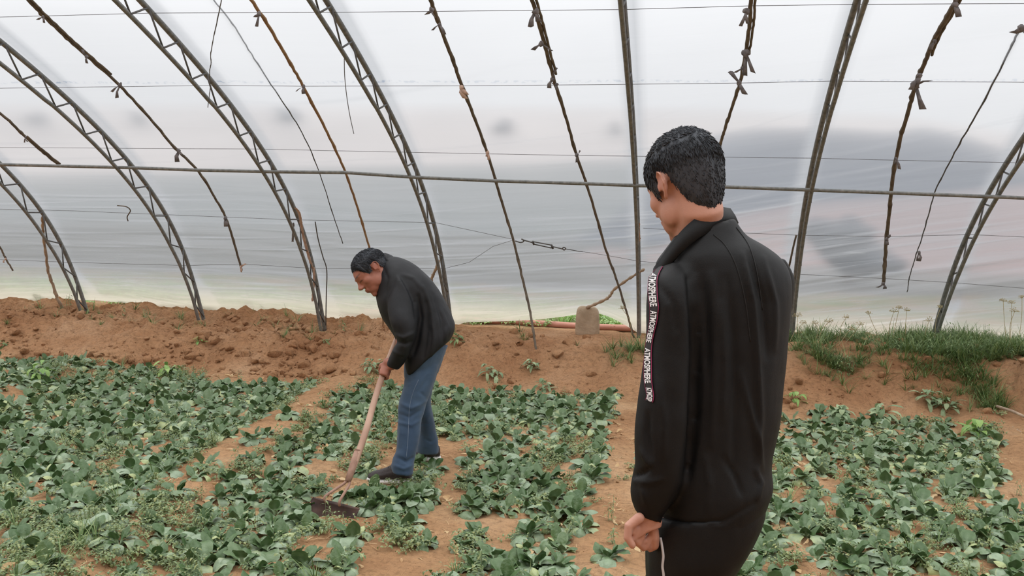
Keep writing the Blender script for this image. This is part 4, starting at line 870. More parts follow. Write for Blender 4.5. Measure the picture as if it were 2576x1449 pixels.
# ------------------------------------------------------------ the hoe
hoe_a = at_z(858, 1262, .07); GR = at(968, 935, 4.93)
def far_man():
    D = 5.05
    fw = (-RGT*.66-UPV*.72-FWD*.32); up = (UPV*.66-RGT*.72-FWD*.05)
    F = frame(at(934, 686, D-.08), fw, up); s = .98
    mb = MB(); head_parts(mb, F, s); hp = lambda x, y, z: F @ (Vector((x, y, z))*s)
    capsule(mb, [hp(0, -.03, -.03), hp(0, -.045, -.08), at(985, 725, D-.02)], [.056, .056, .075], 18)
    hd = fuse(mb, .0048, 8, name='h')
    tb = MB()
    T = [((960, 665), (975, 730), .06), ((1015, 685), (985, 760), .08), ((1062, 722), (1012, 800), .09), ((1098, 770), (1035, 840), .10), ((1125, 820), (1040, 880), .12), ((1120, 860), (1045, 900), .13)]
    tb.rings(fine_rings([ring_px(a, b, D, t) for a, b, t in T], 4))
    capsule(tb, [at(1060, 900, D-.03), at(1041, 1010, D-.075), at(1022, 1120, D-.13), at(1016, 1180, D-.15)], [.045, .045, .04, .034], 16)
    capsule(tb, [at(1074, 900, D+.08), at(1068, 1005, D+.2), at(1076, 1100, D+.3), at(1078, 1128, D+.32)], [.035, .035, .033, .03], 16)
    capsule(tb, [at(1014, 735, D-.13), at(1014, 820, D-.20), at(1006, 875, D-.195), at(996, 905, D-.17), at(986, 922, D-.15)], [.03, .030, .027, .024, .022], 14)
    ax = (GR-hoe_a).normalized(); G2 = GR+ax*.31
    capsule(tb, [at(1005, 730, D+.13), at(1008, 800, D+.12), G2+FWD*.08+UPV*.06, G2+FWD*.03], [.03, .032, .03, .025], 14)
    # hands closed on the handle: fingers wrap round its axis
    def grip(c, side, mbx, flip=1):
        u = (FWD-ax*FWD.dot(ax)).normalized()*side; v = ax.cross(u)*flip   # u: from handle to palm
        q = lambda a, b, t: c+u*a+v*b+ax*t
        mbx.rings([ring_3d(q(.034+.006, 0, .036), v*.021, u*.013, 14), ring_3d(q(.030, 0, .018), v*.026, u*.014, 14), ring_3d(q(.028, 0, -.018), v*.027, u*.014, 14), ring_3d(q(.027, 0, -.038), v*.021, u*.012, 14)])
        for k in range(4):
            t = .026-.0185*k; L = (.9, 1.0, .96, .82)[k]; P = []
            for j, an in enumerate((38, 80, 125, 175, 220)): rr_ = .0265; P.append(q(rr_*math.cos(math.radians(an*L)), -rr_*math.sin(math.radians(an*L)), t-.001*j))
            capsule(mbx, P, [.0095, .0093, .0088, .0082, .0072], 10)
        P = [q(.032, .012, .030), q(.020, .030, .024), q(-.004, .031, .006), q(-.020, .022, -.012)]; capsule(mbx, P, [.0125, .0115, .0102, .0085], 10)
        return q(.036, 0, .045)
    wl = grip(GR, -1, tb, -1); capsule(tb, [at(988, 915, D-.155), wl], [.024, .023], 12)
    wr = grip(G2, 1, tb, 1); capsule(tb, [G2+FWD*.10+UPV*.08, wr], [.028, .024], 12)
    tm = fuse(tb, .0056, 2, name='t')
    bm = bmesh.new(); bm.from_mesh(tm); bm.from_mesh(hd); me = bpy.data.meshes.new('person'); bm.to_mesh(me); bm.free(); me.polygons.foreach_set('use_smooth', [True]*len(me.polygons))
    head_paint(me, F, s); body = link('person', me, M['skin_far'])
    tag(body, 'person in a black windbreaker and blue jeans, bending forward and working a long hoe', 'person')
    for q in (-1, 1):
        MB().ell(F @ (Vector((q*.030, .0755, .011))*s), (.0105, .0105, .0095)).build('eye', M['eye'], body)
    def style(az, z):
        lim = np.interp(az, [0, 25, 42, 52, 62, 76, 84, 96, 106, 116, 130, 150, 180], [.084, .080, .062, .034, -.004, -.006, .028, .034, .014, -.020, -.045, -.065, -.074])
        return z-lim
    hair_obj(F, s, 'hair', body, style, 11, .98)
    # jeans
    jn = MB()
    hips = [((1020, 880), (1128, 868), .155, 0), ((1018, 915), (1116, 900), .16, 0), ((1017, 950), (1102, 940), .15, .02)]
    jn.rings(fine_rings([ring_px(a, b, D+o, t) for a, b, t, o in hips], 4))
    Lg = [((1018, 925), (1104, 915), .085, -.06), ((1016, 967), (1090, 967), .088, -.07), ((1005, 1007), (1076, 1007), .082, -.08), ((1001, 1032), (1068, 1032), .078, -.09), ((1002, 1055), (1061, 1055), .073, -.10), ((999, 1088), (1058, 1088), .070, -.12), ((997, 1128), (1051, 1128), .068, -.14), ((989, 1152), (1044, 1152), .068, -.15), ((984, 1171), (1041, 1173), .068, -.16), ((988, 1188), (1038, 1195), .062, -.17)]
    jn.rings(fine_rings([ring_px(a, b, D+o, t, e=.95) for a, b, t, o in Lg], 4))
    Rg = [((1050, 915), (1110, 905), .085, .10), ((1052, 965), (1094, 960), .085, .15), ((1050, 1005), (1084, 1005), .08, .20), ((1052, 1048), (1090, 1048), .076, .24), ((1054, 1085), (1096, 1078), .07, .28), ((1052, 1105), (1101, 1103), .066, .30), ((1048, 1128), (1103, 1128), .066, .32), ((1047, 1138), (1102, 1141), .060, .33)]
    jn.rings(fine_rings([ring_px(a, b, D+o, t) for a, b, t, o in Rg], 4))
    jm = fuse(jn, .0075, 3, name='jeans'); wrinkle(jm, .004, 14, 21, zs=2.2)
    crease(jm, [([(1002, 1040), (1030, 1050), (1058, 1032)], 4, -.008), ([(1008, 1015), (1035, 1028), (1070, 1010)], 4, .007), ([(1000, 1062), (1035, 1070), (1056, 1058)], 4, .006), ([(1000, 1150), (1022, 1162), (1042, 1150)], 4, -.009), ([(990, 1170), (1015, 1180), (1040, 1168)], 4, .008), ([(1068, 1105), (1085, 1112), (1100, 1102)], 4, -.007), ([(1000, 1030), (1008, 1080), (1004, 1120)], 4, .005), ([(1075, 950), (1055, 985), (1070, 1000)], 5, -.006)])
    link('jeans', jm, M['denim'], body)
    bj = BVHTree.FromPolygons([v.co[:] for v in jm.vertices], [p.vertices[:] for p in jm.polygons])
    Q = []
    for x, y in spline2([(1053, 955), (1040, 985), (1031, 1020), (1028, 1060), (1026, 1110), (1022, 1150)], 8):
        h = bj.ray_cast(EYE, ray(x, y).normalized())
        if h[0]: Q.append(h[0]+h[1]*.0008)
    MB().tube(Q, .0014, 5).build('side_seam', plain('pale_stitching', (.12, .17, .23), (.16, .2, .27), .8), bpy.data.objects['jeans'])
    # shoes
    def shoe(toe, heel, ankle, wd):
        ax_ = (toe-heel); ln = ax_.length; u = ax_.normalized(); v = Vector((0, 0, 1)).cross(u).normalized(); zg = min(toe.z, heel.z)
        R = []; S = []
        for t, w_, h_ in ((0, .5, .055), (.06, .78, .075), (.2, .9, .095), (.35, .88, .10), (.5, .9, .078), (.65, 1.0, .060), (.8, .98, .048), (.92, .78, .038), (1.0, .42, .026)):
            c = heel+u*ln*t; r1 = []; r2 = []
            for k in range(20):
                a = 2*math.pi*k/20; ca, sa = math.cos(a), math.sin(a)
                r1.append(c+v*wd*w_*math.copysign(abs(ca)**.8, ca)*(1 if sa < .3 else .85)+Vector((0, 0, .022+h_*.5+h_*.5*sa)))
                r2.append(c+v*wd*(w_+.06)*math.copysign(abs(ca)**.6, ca)+Vector((0, 0, .012+.004*(t > .85)+.012*math.copysign(abs(sa)**.5, sa)))+u*.004*(1 if t > .5 else -1))
            R.append(r1); S.append(r2)
        sm = MB().rings(fine_rings(R, 3)); capsule(sm, [heel+u*ln*.22+Vector((0, 0, .08)), ankle], [.040, .040], 14)
        so = link('shoe', fuse(sm, .005, 3, name='shoe'), M['shoe'], body); MB().rings(fine_rings(S, 3)).build('sole', M['sole'], so)
        lc = MB()
        for k in range(4): c = heel+u*ln*(.44+.07*k)+Vector((0, 0, .108-.016*k)); lc.tube([c-v*wd*.5, c+Vector((0, 0, .006)), c+v*wd*.5], .0025, 5)
        lc.build('laces', M['seam'], so)
    zg = g1(-1.55, 4.85)-.006
    shoe(at_z(927, 1212, zg), at_z(1034, 1216, zg+.012), at(1018, 1180, D-.17), .045)
    zg = g1(-1.5, 5.4)-.002
    shoe(at_z(1015, 1160, zg), at_z(1106, 1156, zg), at(1084, 1135, D+.33), .045)
    # windbreaker
    jk = MB()
    J = [((964, 648), (943, 737), .085, -.02), ((986, 646), (949, 765), .13, 0), ((1015, 652), (960, 795), .175, 0), ((1045, 666), (974, 820), .19, 0), ((1074, 693), (992, 842), .185, 0), ((1098, 724), (1004, 866), .175, 0), ((1118, 756), (1014, 884), .17, 0), ((1134, 788), (1020, 902), .172, 0), ((1144, 816), (1023, 920), .178, 0), ((1141, 838), (1026, 938), .178, 0), ((1133, 855), (1028, 948), .172, 0)]
    jk.rings(fine_rings([ring_px(a, b, D+o, t, n=36, e=.92 if k < 4 else .62) for k, (a, b, t, o) in enumerate(J)], 5))
    A = [((1000, 690), (1048, 760), .06, -.15), ((978, 750), (1052, 790), .085, -.17), ((979, 800), (1050, 815), .085, -.20), ((990, 838), (1046, 846), .078, -.21), ((999, 858), (1036, 872), .068, -.21), ((992, 872), (1030, 893), .062, -.20), ((982, 893), (1019, 912), .056, -.18), ((975, 911), (1006, 926), .048, -.16), ((973, 918), (1001, 930), .043, -.155)]
    jk.rings(fine_rings([ring_px(a, b, D+o, t, n=28) for a, b, t, o in A], 5))
    capsule(jk, [at(1000, 710, D+.17), at(1005, 800, D+.14), G2+FWD*.09+UPV*.07, G2+FWD*.055+ax*.05], [.075, .065, .05, .042], 16)
    jm = fuse(jk, .0085, 4, name='windbreaker'); wrinkle(jm, .006, 9, 31, o=3)
    crease(jm, [([(1052, 745), (1060, 800), (1052, 850), (1040, 890)], 5, -.020), ([(1030, 735), (1042, 760), (1046, 800)], 4, -.010), ([(1065, 720), (1085, 780), (1092, 850), (1085, 900)], 4, .010), ([(1090, 740), (1110, 800), (1115, 860)], 4, -.009), ([(1110, 780), (1125, 820), (1120, 855)], 4, .008), ([(1072, 760), (1075, 830), (1066, 900)], 4, -.008),
        ([(1000, 860), (1020, 866), (1040, 858)], 4, -.010), ([(995, 842), (1015, 850), (1040, 838)], 4, .008), ([(1010, 690), (1040, 700), (1062, 725)], 5, .007), ([(985, 880), (1000, 890), (1018, 893)], 4, .006), ([(960, 660), (975, 700), (968, 740)], 4, -.006)])
    wj = link('windbreaker', jm, M['jacket_far'], body)
    # folded hood and raised collar
    hb = MB(); hb.rings(fine_rings([ring_px((967, 634), (948, 736), D-.01, .085, n=24), ring_px((982, 640), (955, 745), D, .11, n=24), ring_px((996, 650), (968, 750), D+.0, .12, n=24)], 5))
    hb.ell(at(990, 672, D), (.055, .11, .05))
    hm = fuse(hb, .007, 2, name='hood'); wrinkle(hm, .008, 16, 44); crease(hm, [([(958, 655), (975, 672), (970, 720)], 4, -.014), ([(975, 645), (992, 668), (985, 700)], 4, -.010), ([(966, 640), (972, 652), (980, 660)], 3, .010)]); link('hood', hm, M['jacket_far'], wj)
    return body
fm = far_man()
def hoe():
    ax = (GR-hoe_a).normalized(); t = empty('hoe', hoe_a, 'long wooden handled hoe with a wide dark blade cutting into the soil', 'hoe')
    top = GR+ax*.42; s0 = hoe_a+ax*.16
    m = 26; P = [s0+(top-s0)*k/m for k in range(m+1)]
    MB().tube([p+RGT*.006*math.sin(k*.35) for k, p in enumerate(P)], [.0185-.0035*k/m for k in range(m+1)], 14).build('handle', M['wood'], t)
    so = MB(); so.tube([s0-ax*.05, s0+ax*.01, s0+ax*.06, s0+ax*.12], [.016, .019, .0205, .0195], 14); so.tube([s0+ax*.118, s0+ax*.124], .0215, 14); so.build('socket', plain('rusty_socket', (.24, .13, .09), (.36, .22, .16), .7, 30, .001), t)
    b0, b1 = at_z(787, 1250, .085), at_z(905, 1279, .055); lf = (b1-b0)
    u = lf.normalized(); dn = Vector((0, 0, -1)); dn = (dn-u*dn.dot(u)); dn = (dn+(-FWD)*.28).normalized(); nn = u.cross(dn).normalized()
    for k, tt in ((0, .30), (1, .58)):
        e = b0+lf*tt+dn*.012; f = s0-ax*.03
        MB().tube(spline([f, f-ax*.035+u*(.012*(1 if k else -1.4)), e+UPV*.03-nn*.0+u*(.004 if k else -.006), e], 6), [.0075]*18+[.007], 8).build('prong', M['wood'] if 0 else bpy.data.materials['rusty_socket'], t)
    nu, nv = 24, 10; V = []; 
    for sgn in (0, 1):
        for j in range(nv+1):
            for i in range(nu+1):
                a = i/nu; h = (.015+.135*math.sin(math.pi*a)**.5); q = j/nv
                V.append(b0+lf*a+dn*h*q+nn*(.02*math.sin(math.pi*a)-.02*q*q)+nn*(.0028 if sgn else 0))
    F_ = []; W = nu+1; S = W*(nv+1)
    for j in range(nv):
        for i in range(nu): a = j*W+i; F_ += [(a, a+1, a+W+1, a+W), (S+a, S+a+W, S+a+W+1, S+a+1)]
    edge = [i for i in range(W)]+[j*W+nu for j in range(1, nv+1)]+[nv*W+i for i in range(nu-1, -1, -1)]+[j*W for j in range(nv-1, 0, -1)]
    for a, b in zip(edge, edge[1:]+edge[:1]): F_.append((a, S+a, S+b, b))
    mb = MB(); mb.add(V, F_); mb.build('blade', M['iron'], t)
hoe()
# ============================================================ PLANTS
PX0, PY0, CW_, CH_ = 0, 910, 64.4, 44.9
MAP = ["##w++#+w......ww........................",
       ".+#########++w+#.####+##+....##.........",
       "###########+.##+.#######+....#..#...w...",
       "######+###..+#+.ww++####+....+####+#+.w.",
       "##w+w###w..##+ww...#++w+#....+#+######+.",
       "##.++##+.w.#.w+.+.###w.w.....++.+#####+.",
       "+.++##w..+#++w..w.w###ww.....##+.+##+##.",
       "+.##+www######+#..+###+w.....#+#.###.++.",
       "w++wwww++###.++#.+.#####.....########+##",
       "#+wwww#####+.w.w.w+.###+.....##+##++w+##",
       "w+wwwww+####.w..w.+#####.....####+#w+###",
       "wwwww++####.w....++###+......##.+##w.+##"]
MAP[8] = "w++wwww++###.++#....###w.....########+##"
MAP[9] = "#+wwww#####+.w.w..+.####.....##+##++w+##"
MAP[10] = "w+wwwww+####.w....+####+.....#+++#+w+###"
def cell(x, y):
    if abs(x+2.61+.10*(y-4.5)) < .20 and 4.45 < y < 7.45: return '.' if abs(x+2.61+.10*(y-4.5)) < .15 else 'w'
    if abs(x+.26+.03*(y-4.5)) < .15: return '.'
    P = Vector((x, y, g1(x, y)+.055)); 
    if (P-EYE).dot(FWD) < .6: return 'w'
    px, py = pix(P); c = int(min(max(px/CW_, 0), 39)); r = int(min(max((py-PY0)/CH_, 0), 11))
    if px > 1600 and 24 < c < 30: c = 30+int(abs(px*7)) % 3 if py > 1100 else c
    if py > 1449+90: return '.' if (x > -.65 and x < .1) or random.random() < .5 else '+'
    return MAP[r][c]
def leaf_geo(L, W, droop, az, tilt, cup, tone, rr, pet=.4, nu=8, sharp=1.0):
    """one spoon shaped leaf: pale stalk then a cupped drooping blade with a midrib"""
    ca, sa = math.cos(az), math.sin(az); V = []; F = []; T = []; K = []
    r_, z_, an = .004, 0.0, tilt; steps = nu+2; cols = 5; tw = rr.uniform(-.25, .25)
    for i in range(steps):
        t = i/(steps-1); s = L/(steps-1)
        if i: an -= droop/(steps-1)*(1.6 if t > pet else .5); r_ += s*math.cos(an); z_ += s*math.sin(an)
        if t <= pet: w_ = W*(.11+.05*t)
        else: q = (t-pet)/(1-pet); w_ = W*.5*max(.05, (1-abs(2*q**.85-1)**2.4))**.55 if sharp >= 1 else W*.5*max(.03, math.sin(math.pi*(q*.95+.03))**1.1)
        for k in range(cols):
            g = (k/(cols-1)*2-1); off = g*w_; up = cup*abs(g)**1.5*w_+(.10*w_*math.sin(i*2.1+g*3+tw*9) if abs(g) == 1 else 0)
            rx = r_-math.sin(an)*up; zx = z_+math.cos(an)*up+g*tw*w_*.5
            V.append((rx*ca-off*sa, rx*sa+off*ca, zx)); T.append(min(1, max(0, tone+rr.uniform(-.05, .05)+(.12 if abs(g) == 1 else 0))))
            K.append(.85 if t <= pet else (.5*(1-t) if k == 2 else .05))
    for i in range(steps-1):
        for k in range(cols-1): a = i*cols+k; F.append((a, a+1, a+cols+1, a+cols))
    return V, F, T, K
class Plant:
    def __init__(s): s.V = []; s.F = []; s.T = []; s.K = []
    def add(s, V, F, T, K): b = len(s.V); s.V += V; s.F += [tuple(i+b for i in f) for f in F]; s.T += T; s.K += K
    def mesh(s, name, mat):
        me = bpy.data.meshes.new(name); me.from_pydata(s.V, [], s.F); me.update(); me.polygons.foreach_set('use_smooth', [True]*len(me.polygons))
        attr(me, 'tone', s.T); attr(me, 'vein', s.K); me.materials.append(M[mat]); return me
def crop_plant(seed, big=1.0):
    rr = random.Random(seed); p = Plant(); n = rr.randint(13, 19)
    for k in range(n):
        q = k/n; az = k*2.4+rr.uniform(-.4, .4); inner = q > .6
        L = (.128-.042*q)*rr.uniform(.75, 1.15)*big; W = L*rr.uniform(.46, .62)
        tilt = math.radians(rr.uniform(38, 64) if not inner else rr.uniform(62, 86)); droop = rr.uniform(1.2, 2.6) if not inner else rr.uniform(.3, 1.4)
        tone = rr.uniform(.25, .78) if not inner else rr.uniform(-.1, .25)  # inner leaves toned darker to deepen the shade within each plant
        if rr.random() < .03: tone = .95
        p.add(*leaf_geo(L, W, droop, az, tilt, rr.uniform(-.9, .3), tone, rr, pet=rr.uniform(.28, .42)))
    return p
crops = [crop_plant(100+i) for i in range(12)]
crop_me = [p.mesh('leafy_vegetable', 'crop') for p in crops]
# poisson-like scatter over the beds
pts = []; gridp = {}; rr = random.Random(42); tries = 0
def far_enough(x, y, r, G):
    cx, cy = int(x/.16), int(y/.16)
    for i in (-1, 0, 1):
        for j in (-1, 0, 1):
            for (a, b) in G.get((cx+i, cy+j), ()):
                if (a-x)**2+(b-y)**2 < r*r: return False
    G.setdefault((cx, cy), []).append((x, y)); return True
feet = [(-1.62, 4.7), (-1.75, 4.72), (-1.5, 4.7), (-1.55, 4.87), (-1.45, 5.4), (-1.7, 4.8), (-1.62, 4.85), (-1.5, 5.35)]
def clear(x, y):
    P = Vector((x, y, 0))
    if any((x-a)**2+(y-b)**2 < .13**2 for a, b in feet): return False
    if (x-.0)**2+(y-2.2)**2 < .45**2: return False
    px, py = pix(P)
    if 775 < px < 915 and 1240 < py < 1335: return False
    return True
while tries < 60000:
    tries += 1
    y = 2.6+5.15*rr.random(); hw = y*.66+.5; cx = -math.tan(YAW)*y; x = cx+rr.uniform(-hw, hw)
    if x > 3.0 or y > 7.62: continue
    c = cell(x, y)
    pr = {'#': 1, '+': .30, 'w': .035, '.': .004}[c]
    if rr.random() > pr or not clear(x, y): continue
    if not far_enough(x, y, .128 if c == '#' else .15, gridp): continue
    pts.append((x, y))
def shown(x, y):
    px, py = pix(Vector((x, y, .06))); return -40 < px < 2616 and py < 1480
vis = sorted([p for p in pts if shown(*p)], key=lambda p: p[1]); hid = [p for p in pts if not shown(*p)]
def region(x, y):
    px, py = pix(Vector((x, y, .05)))
    if x < -2.61-.10*(y-4.5):
        if px < 420 and py > 1200: return 'at the lower left corner of the left bed', 'corner greens'
        if px < 215: return 'close to the left edge of the picture, above the weedy patch', 'left edge greens'
        if px < 430: return 'in the left bed below the foot of the second arch', 'greens below the second arch'
        if py > 1300: return 'at the near end of the left bed, beside the weedy patch', 'near end greens of the left bed'
        return 'in the left bed beside the bare diagonal path', 'path side greens'
    if x < -.3:
        if px < 860 and py < 1180: return 'in the clump between the bare diagonal path and the hoe handle', 'clump behind the hoe'
        if px < 880 and py > 1310: return 'in the foreground clump below the hoe blade', 'clump below the hoe'
        if px < 880: return 'in the row leading up to the hoe blade', 'row before the hoe'
        if py < 1100: return 'in the dense middle bed near the bank', 'far middle bed greens'
        if px > 1440: return 'on the path side of the strip left of the standing person', 'path side strip'
        if py < 1260 and px > 1190: return 'in the upper part of the strip left of the standing person', 'upper strip'
        if px > 1190: return 'in the foreground part of the strip left of the standing person', 'foreground strip'
        return 'growing alone on the bare hoed ground', 'lone greens on hoed ground'
    if px < 2120 and py > 1300: return 'at the bottom of the right bed beside the standing person', 'bottom greens by the person'
    if py > 1300: return 'in the foreground of the right bed near the lower right corner', 'lower right greens'
    if px < 2120: return 'in the right bed just behind the standing person', 'greens behind the person'
    if px > 2400: return 'at the right end of the right bed below the earth wall', 'right end greens'
    return 'in the middle of the right bed', 'middle greens of the right bed'
indiv = vis[:300]; rest = vis[300:]+hid
def pose(i, x, y):
    r_ = random.Random(i*7+1); return Matrix.Translation((x, y, g1(x, y)-.004)) @ Matrix.Rotation(r_.uniform(0, 6.28), 4, 'Z') @ Matrix.Rotation(r_.uniform(-.2, .2), 4, 'X') @ Matrix.Scale(r_.uniform(.78, 1.28), 4)
for i, (x, y) in enumerate(indiv):
    o = bpy.data.objects.new('leafy_vegetable', crop_me[i % 12]); C.objects.link(o); o.matrix_world = pose(i, x, y)
    lb, gn = region(x, y); tag(o, 'leafy vegetable plant '+lb, 'vegetable plant', gn)
def merge(name, items, mat):                            # items: (Plant, matrix, tone shift)
    Vs = []; Fs = []; Ts = []; Ks = []; b = 0
    for p, mx, dt in items:
        V = np.array(p.V); R_ = np.array(mx.to_3x3()); V = V@R_.T+np.array(mx.translation); Vs.append(V); Fs.append(np.array(p.F)+b); Ts.append(np.array(p.T)+dt); Ks.append(np.array(p.K)); b += len(V)
    V = np.concatenate(Vs); F = np.concatenate(Fs); me = bpy.data.meshes.new(name)
    me.vertices.add(len(V)); me.vertices.foreach_set('co', V.ravel()); me.loops.add(F.size); me.loops.foreach_set('vertex_index', F.ravel().astype(np.int32))
    w_ = F.shape[1]; me.polygons.add(len(F)); me.polygons.foreach_set('loop_start', np.arange(0, F.size, w_).astype(np.int32)); me.polygons.foreach_set('loop_total', np.full(len(F), w_, np.int32)); me.update()
    me.polygons.foreach_set('use_smooth', np.full(len(F), True)); attr(me, 'tone', np.concatenate(Ts)); attr(me, 'vein', np.concatenate(Ks)); return link(name, me, M[mat])
tag(merge('leafy_vegetables', [(crops[i % 12], pose(i+900, x, y), random.uniform(0, .25)) for i, (x, y) in enumerate(rest)], 'crop'), 'mass of leafy vegetable plants further back in the beds, up to the foot of the bank', 'vegetable plants', kind='stuff')
# the pile of uprooted greens between the hoe and the front shoe
pl = []
for k in range(26):
    px, py = random.uniform(875, 1085), random.uniform(1248, 1292)
    if px < 935 and py > 1268: continue
    P = at_z(px, py, .0); mx = Matrix.Translation((P.x, P.y, g1(P.x, P.y)+.01)) @ Matrix.Rotation(random.uniform(0, 6.28), 4, 'Z') @ Matrix.Rotation(random.uniform(-.8, .8), 4, 'X') @ Matrix.Scale(random.uniform(.8, 1.15), 4)
    pl.append(mx)
for i, mx in enumerate(pl):
    o = bpy.data.objects.new('uprooted_vegetable', crop_me[(i*5) % 12]); C.objects.link(o); o.matrix_world = mx
    tag(o, 'uprooted leafy vegetable plant in the heap between the hoe blade and the front shoe', 'vegetable plant', 'heap of uprooted greens beside the hoe')
# weeds: small leaved undergrowth
def tuft(seed, kind):
    rr = random.Random(seed); p = Plant()
    if kind == 'creep':
        for s in range(5):
            az = rr.uniform(0, 6.28); l = rr.uniform(.04, .11); n = 6
            for k in range(n):
                q = (k+1)/n; bx, by, bz = l*q*math.cos(az), l*q*math.sin(az), .012+.05*math.sin(q*2.2)*rr.uniform(.4, 1.2)
                for sd in (-1, 1):
                    V, F, T, K = leaf_geo(rr.uniform(.014, .026), rr.uniform(.010, .018), rr.uniform(.2, 1.2), az+sd*1.2, rr.uniform(.0, .8), .2, rr.uniform(.1, .9), rr, pet=.15, nu=1)
                    p.add([(a+bx, b+by, c+bz) for a, b, c in V], F, T, K)
    elif kind == 'grass':
        for s in range(16):
            az = rr.uniform(0, 6.28); L = rr.uniform(.08, .20); w_ = .0032; an = rr.uniform(.9, 1.5); dr = rr.uniform(.5, 1.9); r_, z_ = rr.uniform(0, .02), 0; V = []; n = 5
            for i in range(n):
                if i: an -= dr/n; r_ += L/(n-1)*math.cos(an); z_ += L/(n-1)*math.sin(an)
                ww = w_*(1-.85*i/(n-1)); V += [(r_*math.cos(az)-ww*math.sin(az), r_*math.sin(az)+ww*math.cos(az), z_), (r_*math.cos(az)+ww*math.sin(az), r_*math.sin(az)-ww*math.cos(az), z_)]
            t = rr.uniform(.1, .9); p.add(V, [(2*i, 2*i+1, 2*i+3, 2*i+2) for i in range(n-1)], [t]*len(V), [0]*len(V))
    elif kind == 'upright':
        for s in range(3):
            bx, by = rr.uniform(-.02, .02), rr.uniform(-.02, .02); h = rr.uniform(.07, .15)
            for k in range(9):
                V, F, T, K = leaf_geo(rr.uniform(.022, .04), rr.uniform(.007, .012), .8, k*2.4, rr.uniform(.1, .8), .2, rr.uniform(.1, .8), rr, pet=.15, nu=1, sharp=.5)
                p.add([(a+bx, b+by, c+h*(k+1)/9) for a, b, c in V], F, T, K)
            p.add([(bx-.0012, by, 0), (bx+.0012, by, 0), (bx+.001, by, h), (bx-.001, by, h)], [(0, 1, 2, 3)], [.2]*4, [.4]*4)
    elif kind == 'dry':
        for s in range(3):
            V, F, T, K = leaf_geo(rr.uniform(.03, .07), rr.uniform(.012, .035), rr.uniform(-.6, 1.6), rr.uniform(0, 6.28), rr.uniform(-.1, .4), rr.uniform(-.8, .9), rr.uniform(0, 1), rr, pet=.3, nu=3)
            bx, by = rr.uniform(-.05, .05), rr.uniform(-.05, .05); p.add([(a+bx, b+by, c+.006) for a, b, c in V], F, T, K)
    elif kind == 'straw':
        for s in range(4):
            az = rr.uniform(0, 6.28); bx, by, l = rr.uniform(-.06, .06), rr.uniform(-.06, .06), rr.uniform(.02, .08); c_, s_ = math.cos(az), math.sin(az); w_ = .0012; b_ = rr.uniform(.002, .012)
            V = [(bx-w_*s_, by+w_*c_, .003), (bx+w_*s_, by-w_*c_, .003), (bx+l*.5*c_+w_*s_, by+l*.5*s_-w_*c_, b_), (bx+l*.5*c_-w_*s_, by+l*.5*s_+w_*c_, b_), (bx+l*c_+w_*s_+.008*s_, by+l*s_-w_*c_, .004), (bx+l*c_-w_*s_+.008*s_, by+l*s_+w_*c_, .004)]
            p.add(V, [(0, 1, 2, 3), (3, 2, 4, 5)], [rr.random()]*6, [0]*6)
    return p
PROT = {k: [tuft(s*13+len(k), k) for s in range(7)] for k in ('creep', 'grass', 'upright', 'dry', 'straw')}
def scatter(n, dens, kinds, y0=2.6, y1=7.7, smin=.7, smax=1.3, seed=1):
    rr = random.Random(seed); out = {k: [] for k in kinds}; ks = list(kinds); ws = list(kinds.values())
    for _ in range(n):
        y = y0+(y1-y0)*rr.random(); hw = y*.66+.4; x = -math.tan(YAW)*y+rr.uniform(-hw, hw)
        if x > 3.4: continue
        if rr.random() > dens(x, y): continue
        k = rr.choices(ks, ws)[0]; s = rr.uniform(smin, smax)
        mx = Matrix.Translation((x, y, g1(x, y)-.004)) @ Matrix.Rotation(rr.uniform(0, 6.28), 4, 'Z') @ Matrix.Rotation(rr.uniform(-.2, .2), 4, 'X') @ Matrix.Scale(s, 4)
        out[k].append((rr.choice(PROT[k]), mx, rr.uniform(-.15, .15)))
    return out
def bed_d(x, y):
    c = cell(x, y); 
    if not clear(x, y) and math.hypot(x-.0, y-2.2) > .5: return .1
    return {'#': .14, '+': .42, 'w': .85, '.': .025}[c]
S_ = scatter(7000, bed_d, {'creep': 5, 'upright': 1.5, 'grass': .7}, smin=.5, smax=1.1, seed=5)
tag(merge('weeds', S_['creep']+S_['upright'], 'weed'), 'small leaved weeds and seedlings carpeting the soil among the vegetables', 'weeds', kind='stuff')
S2_ = scatter(4600, lambda x, y: {'#': .55, '+': .9, 'w': .7, '.': .30}[cell(x, y)], {'dry': 1, 'straw': 1.6}, seed=6)
tag(merge('dry_litter', S2_['dry']+S2_['straw'], 'dry'), 'dry leaves and bits of straw lying on the soil', 'litter', kind='stuff')
# grass along the right bank and sparse weeds on the banks
def bank_d(x, y):
    c = 0 if (x+.25*(y-7.8) > 2.72 and y < 8.3) else 1.0 if x > 1.95 else .5 if x > .95 else (.55*math.exp(-((x+.38)/.16)**2) if x > -.9 else .015)
    if 8.85 < y < 9.5 and x > .95: return c*(.35+.4*float(vn(np.array(x*2.6), np.array(y), s=78)))
    s = float(sstep(7.95, 8.5, np.array(y+(.35*min(max(x-1.9, 0), 1))))); n = float(vn(np.array(x*2.3), np.array(y*2.3), s=77))
    return c*s*np.clip((.75 if x > 1.95 else .35)+n, 0, 1)*(1 if y < 9.0 else .6)
G_ = scatter(26000, bank_d, {'grass': 5, 'upright': .4}, y0=7.7, y1=9.35, smin=.6, smax=1.35, seed=8)
tag(merge('grass', S_['grass']+G_['grass']+G_['upright'], 'grass'), 'rough green grass on the right bank and between the vegetables', 'grass', kind='stuff')
O_ = scatter(2600, lambda x, y: (.3+.7*(float(vn(np.array(x*1.5), np.array(y*1.5), s=3)) > .0)) if x < 1 else 0, {'creep': 3, 'grass': 1}, y0=9.75, y1=12.5, smin=.9, smax=1.8, seed=9)
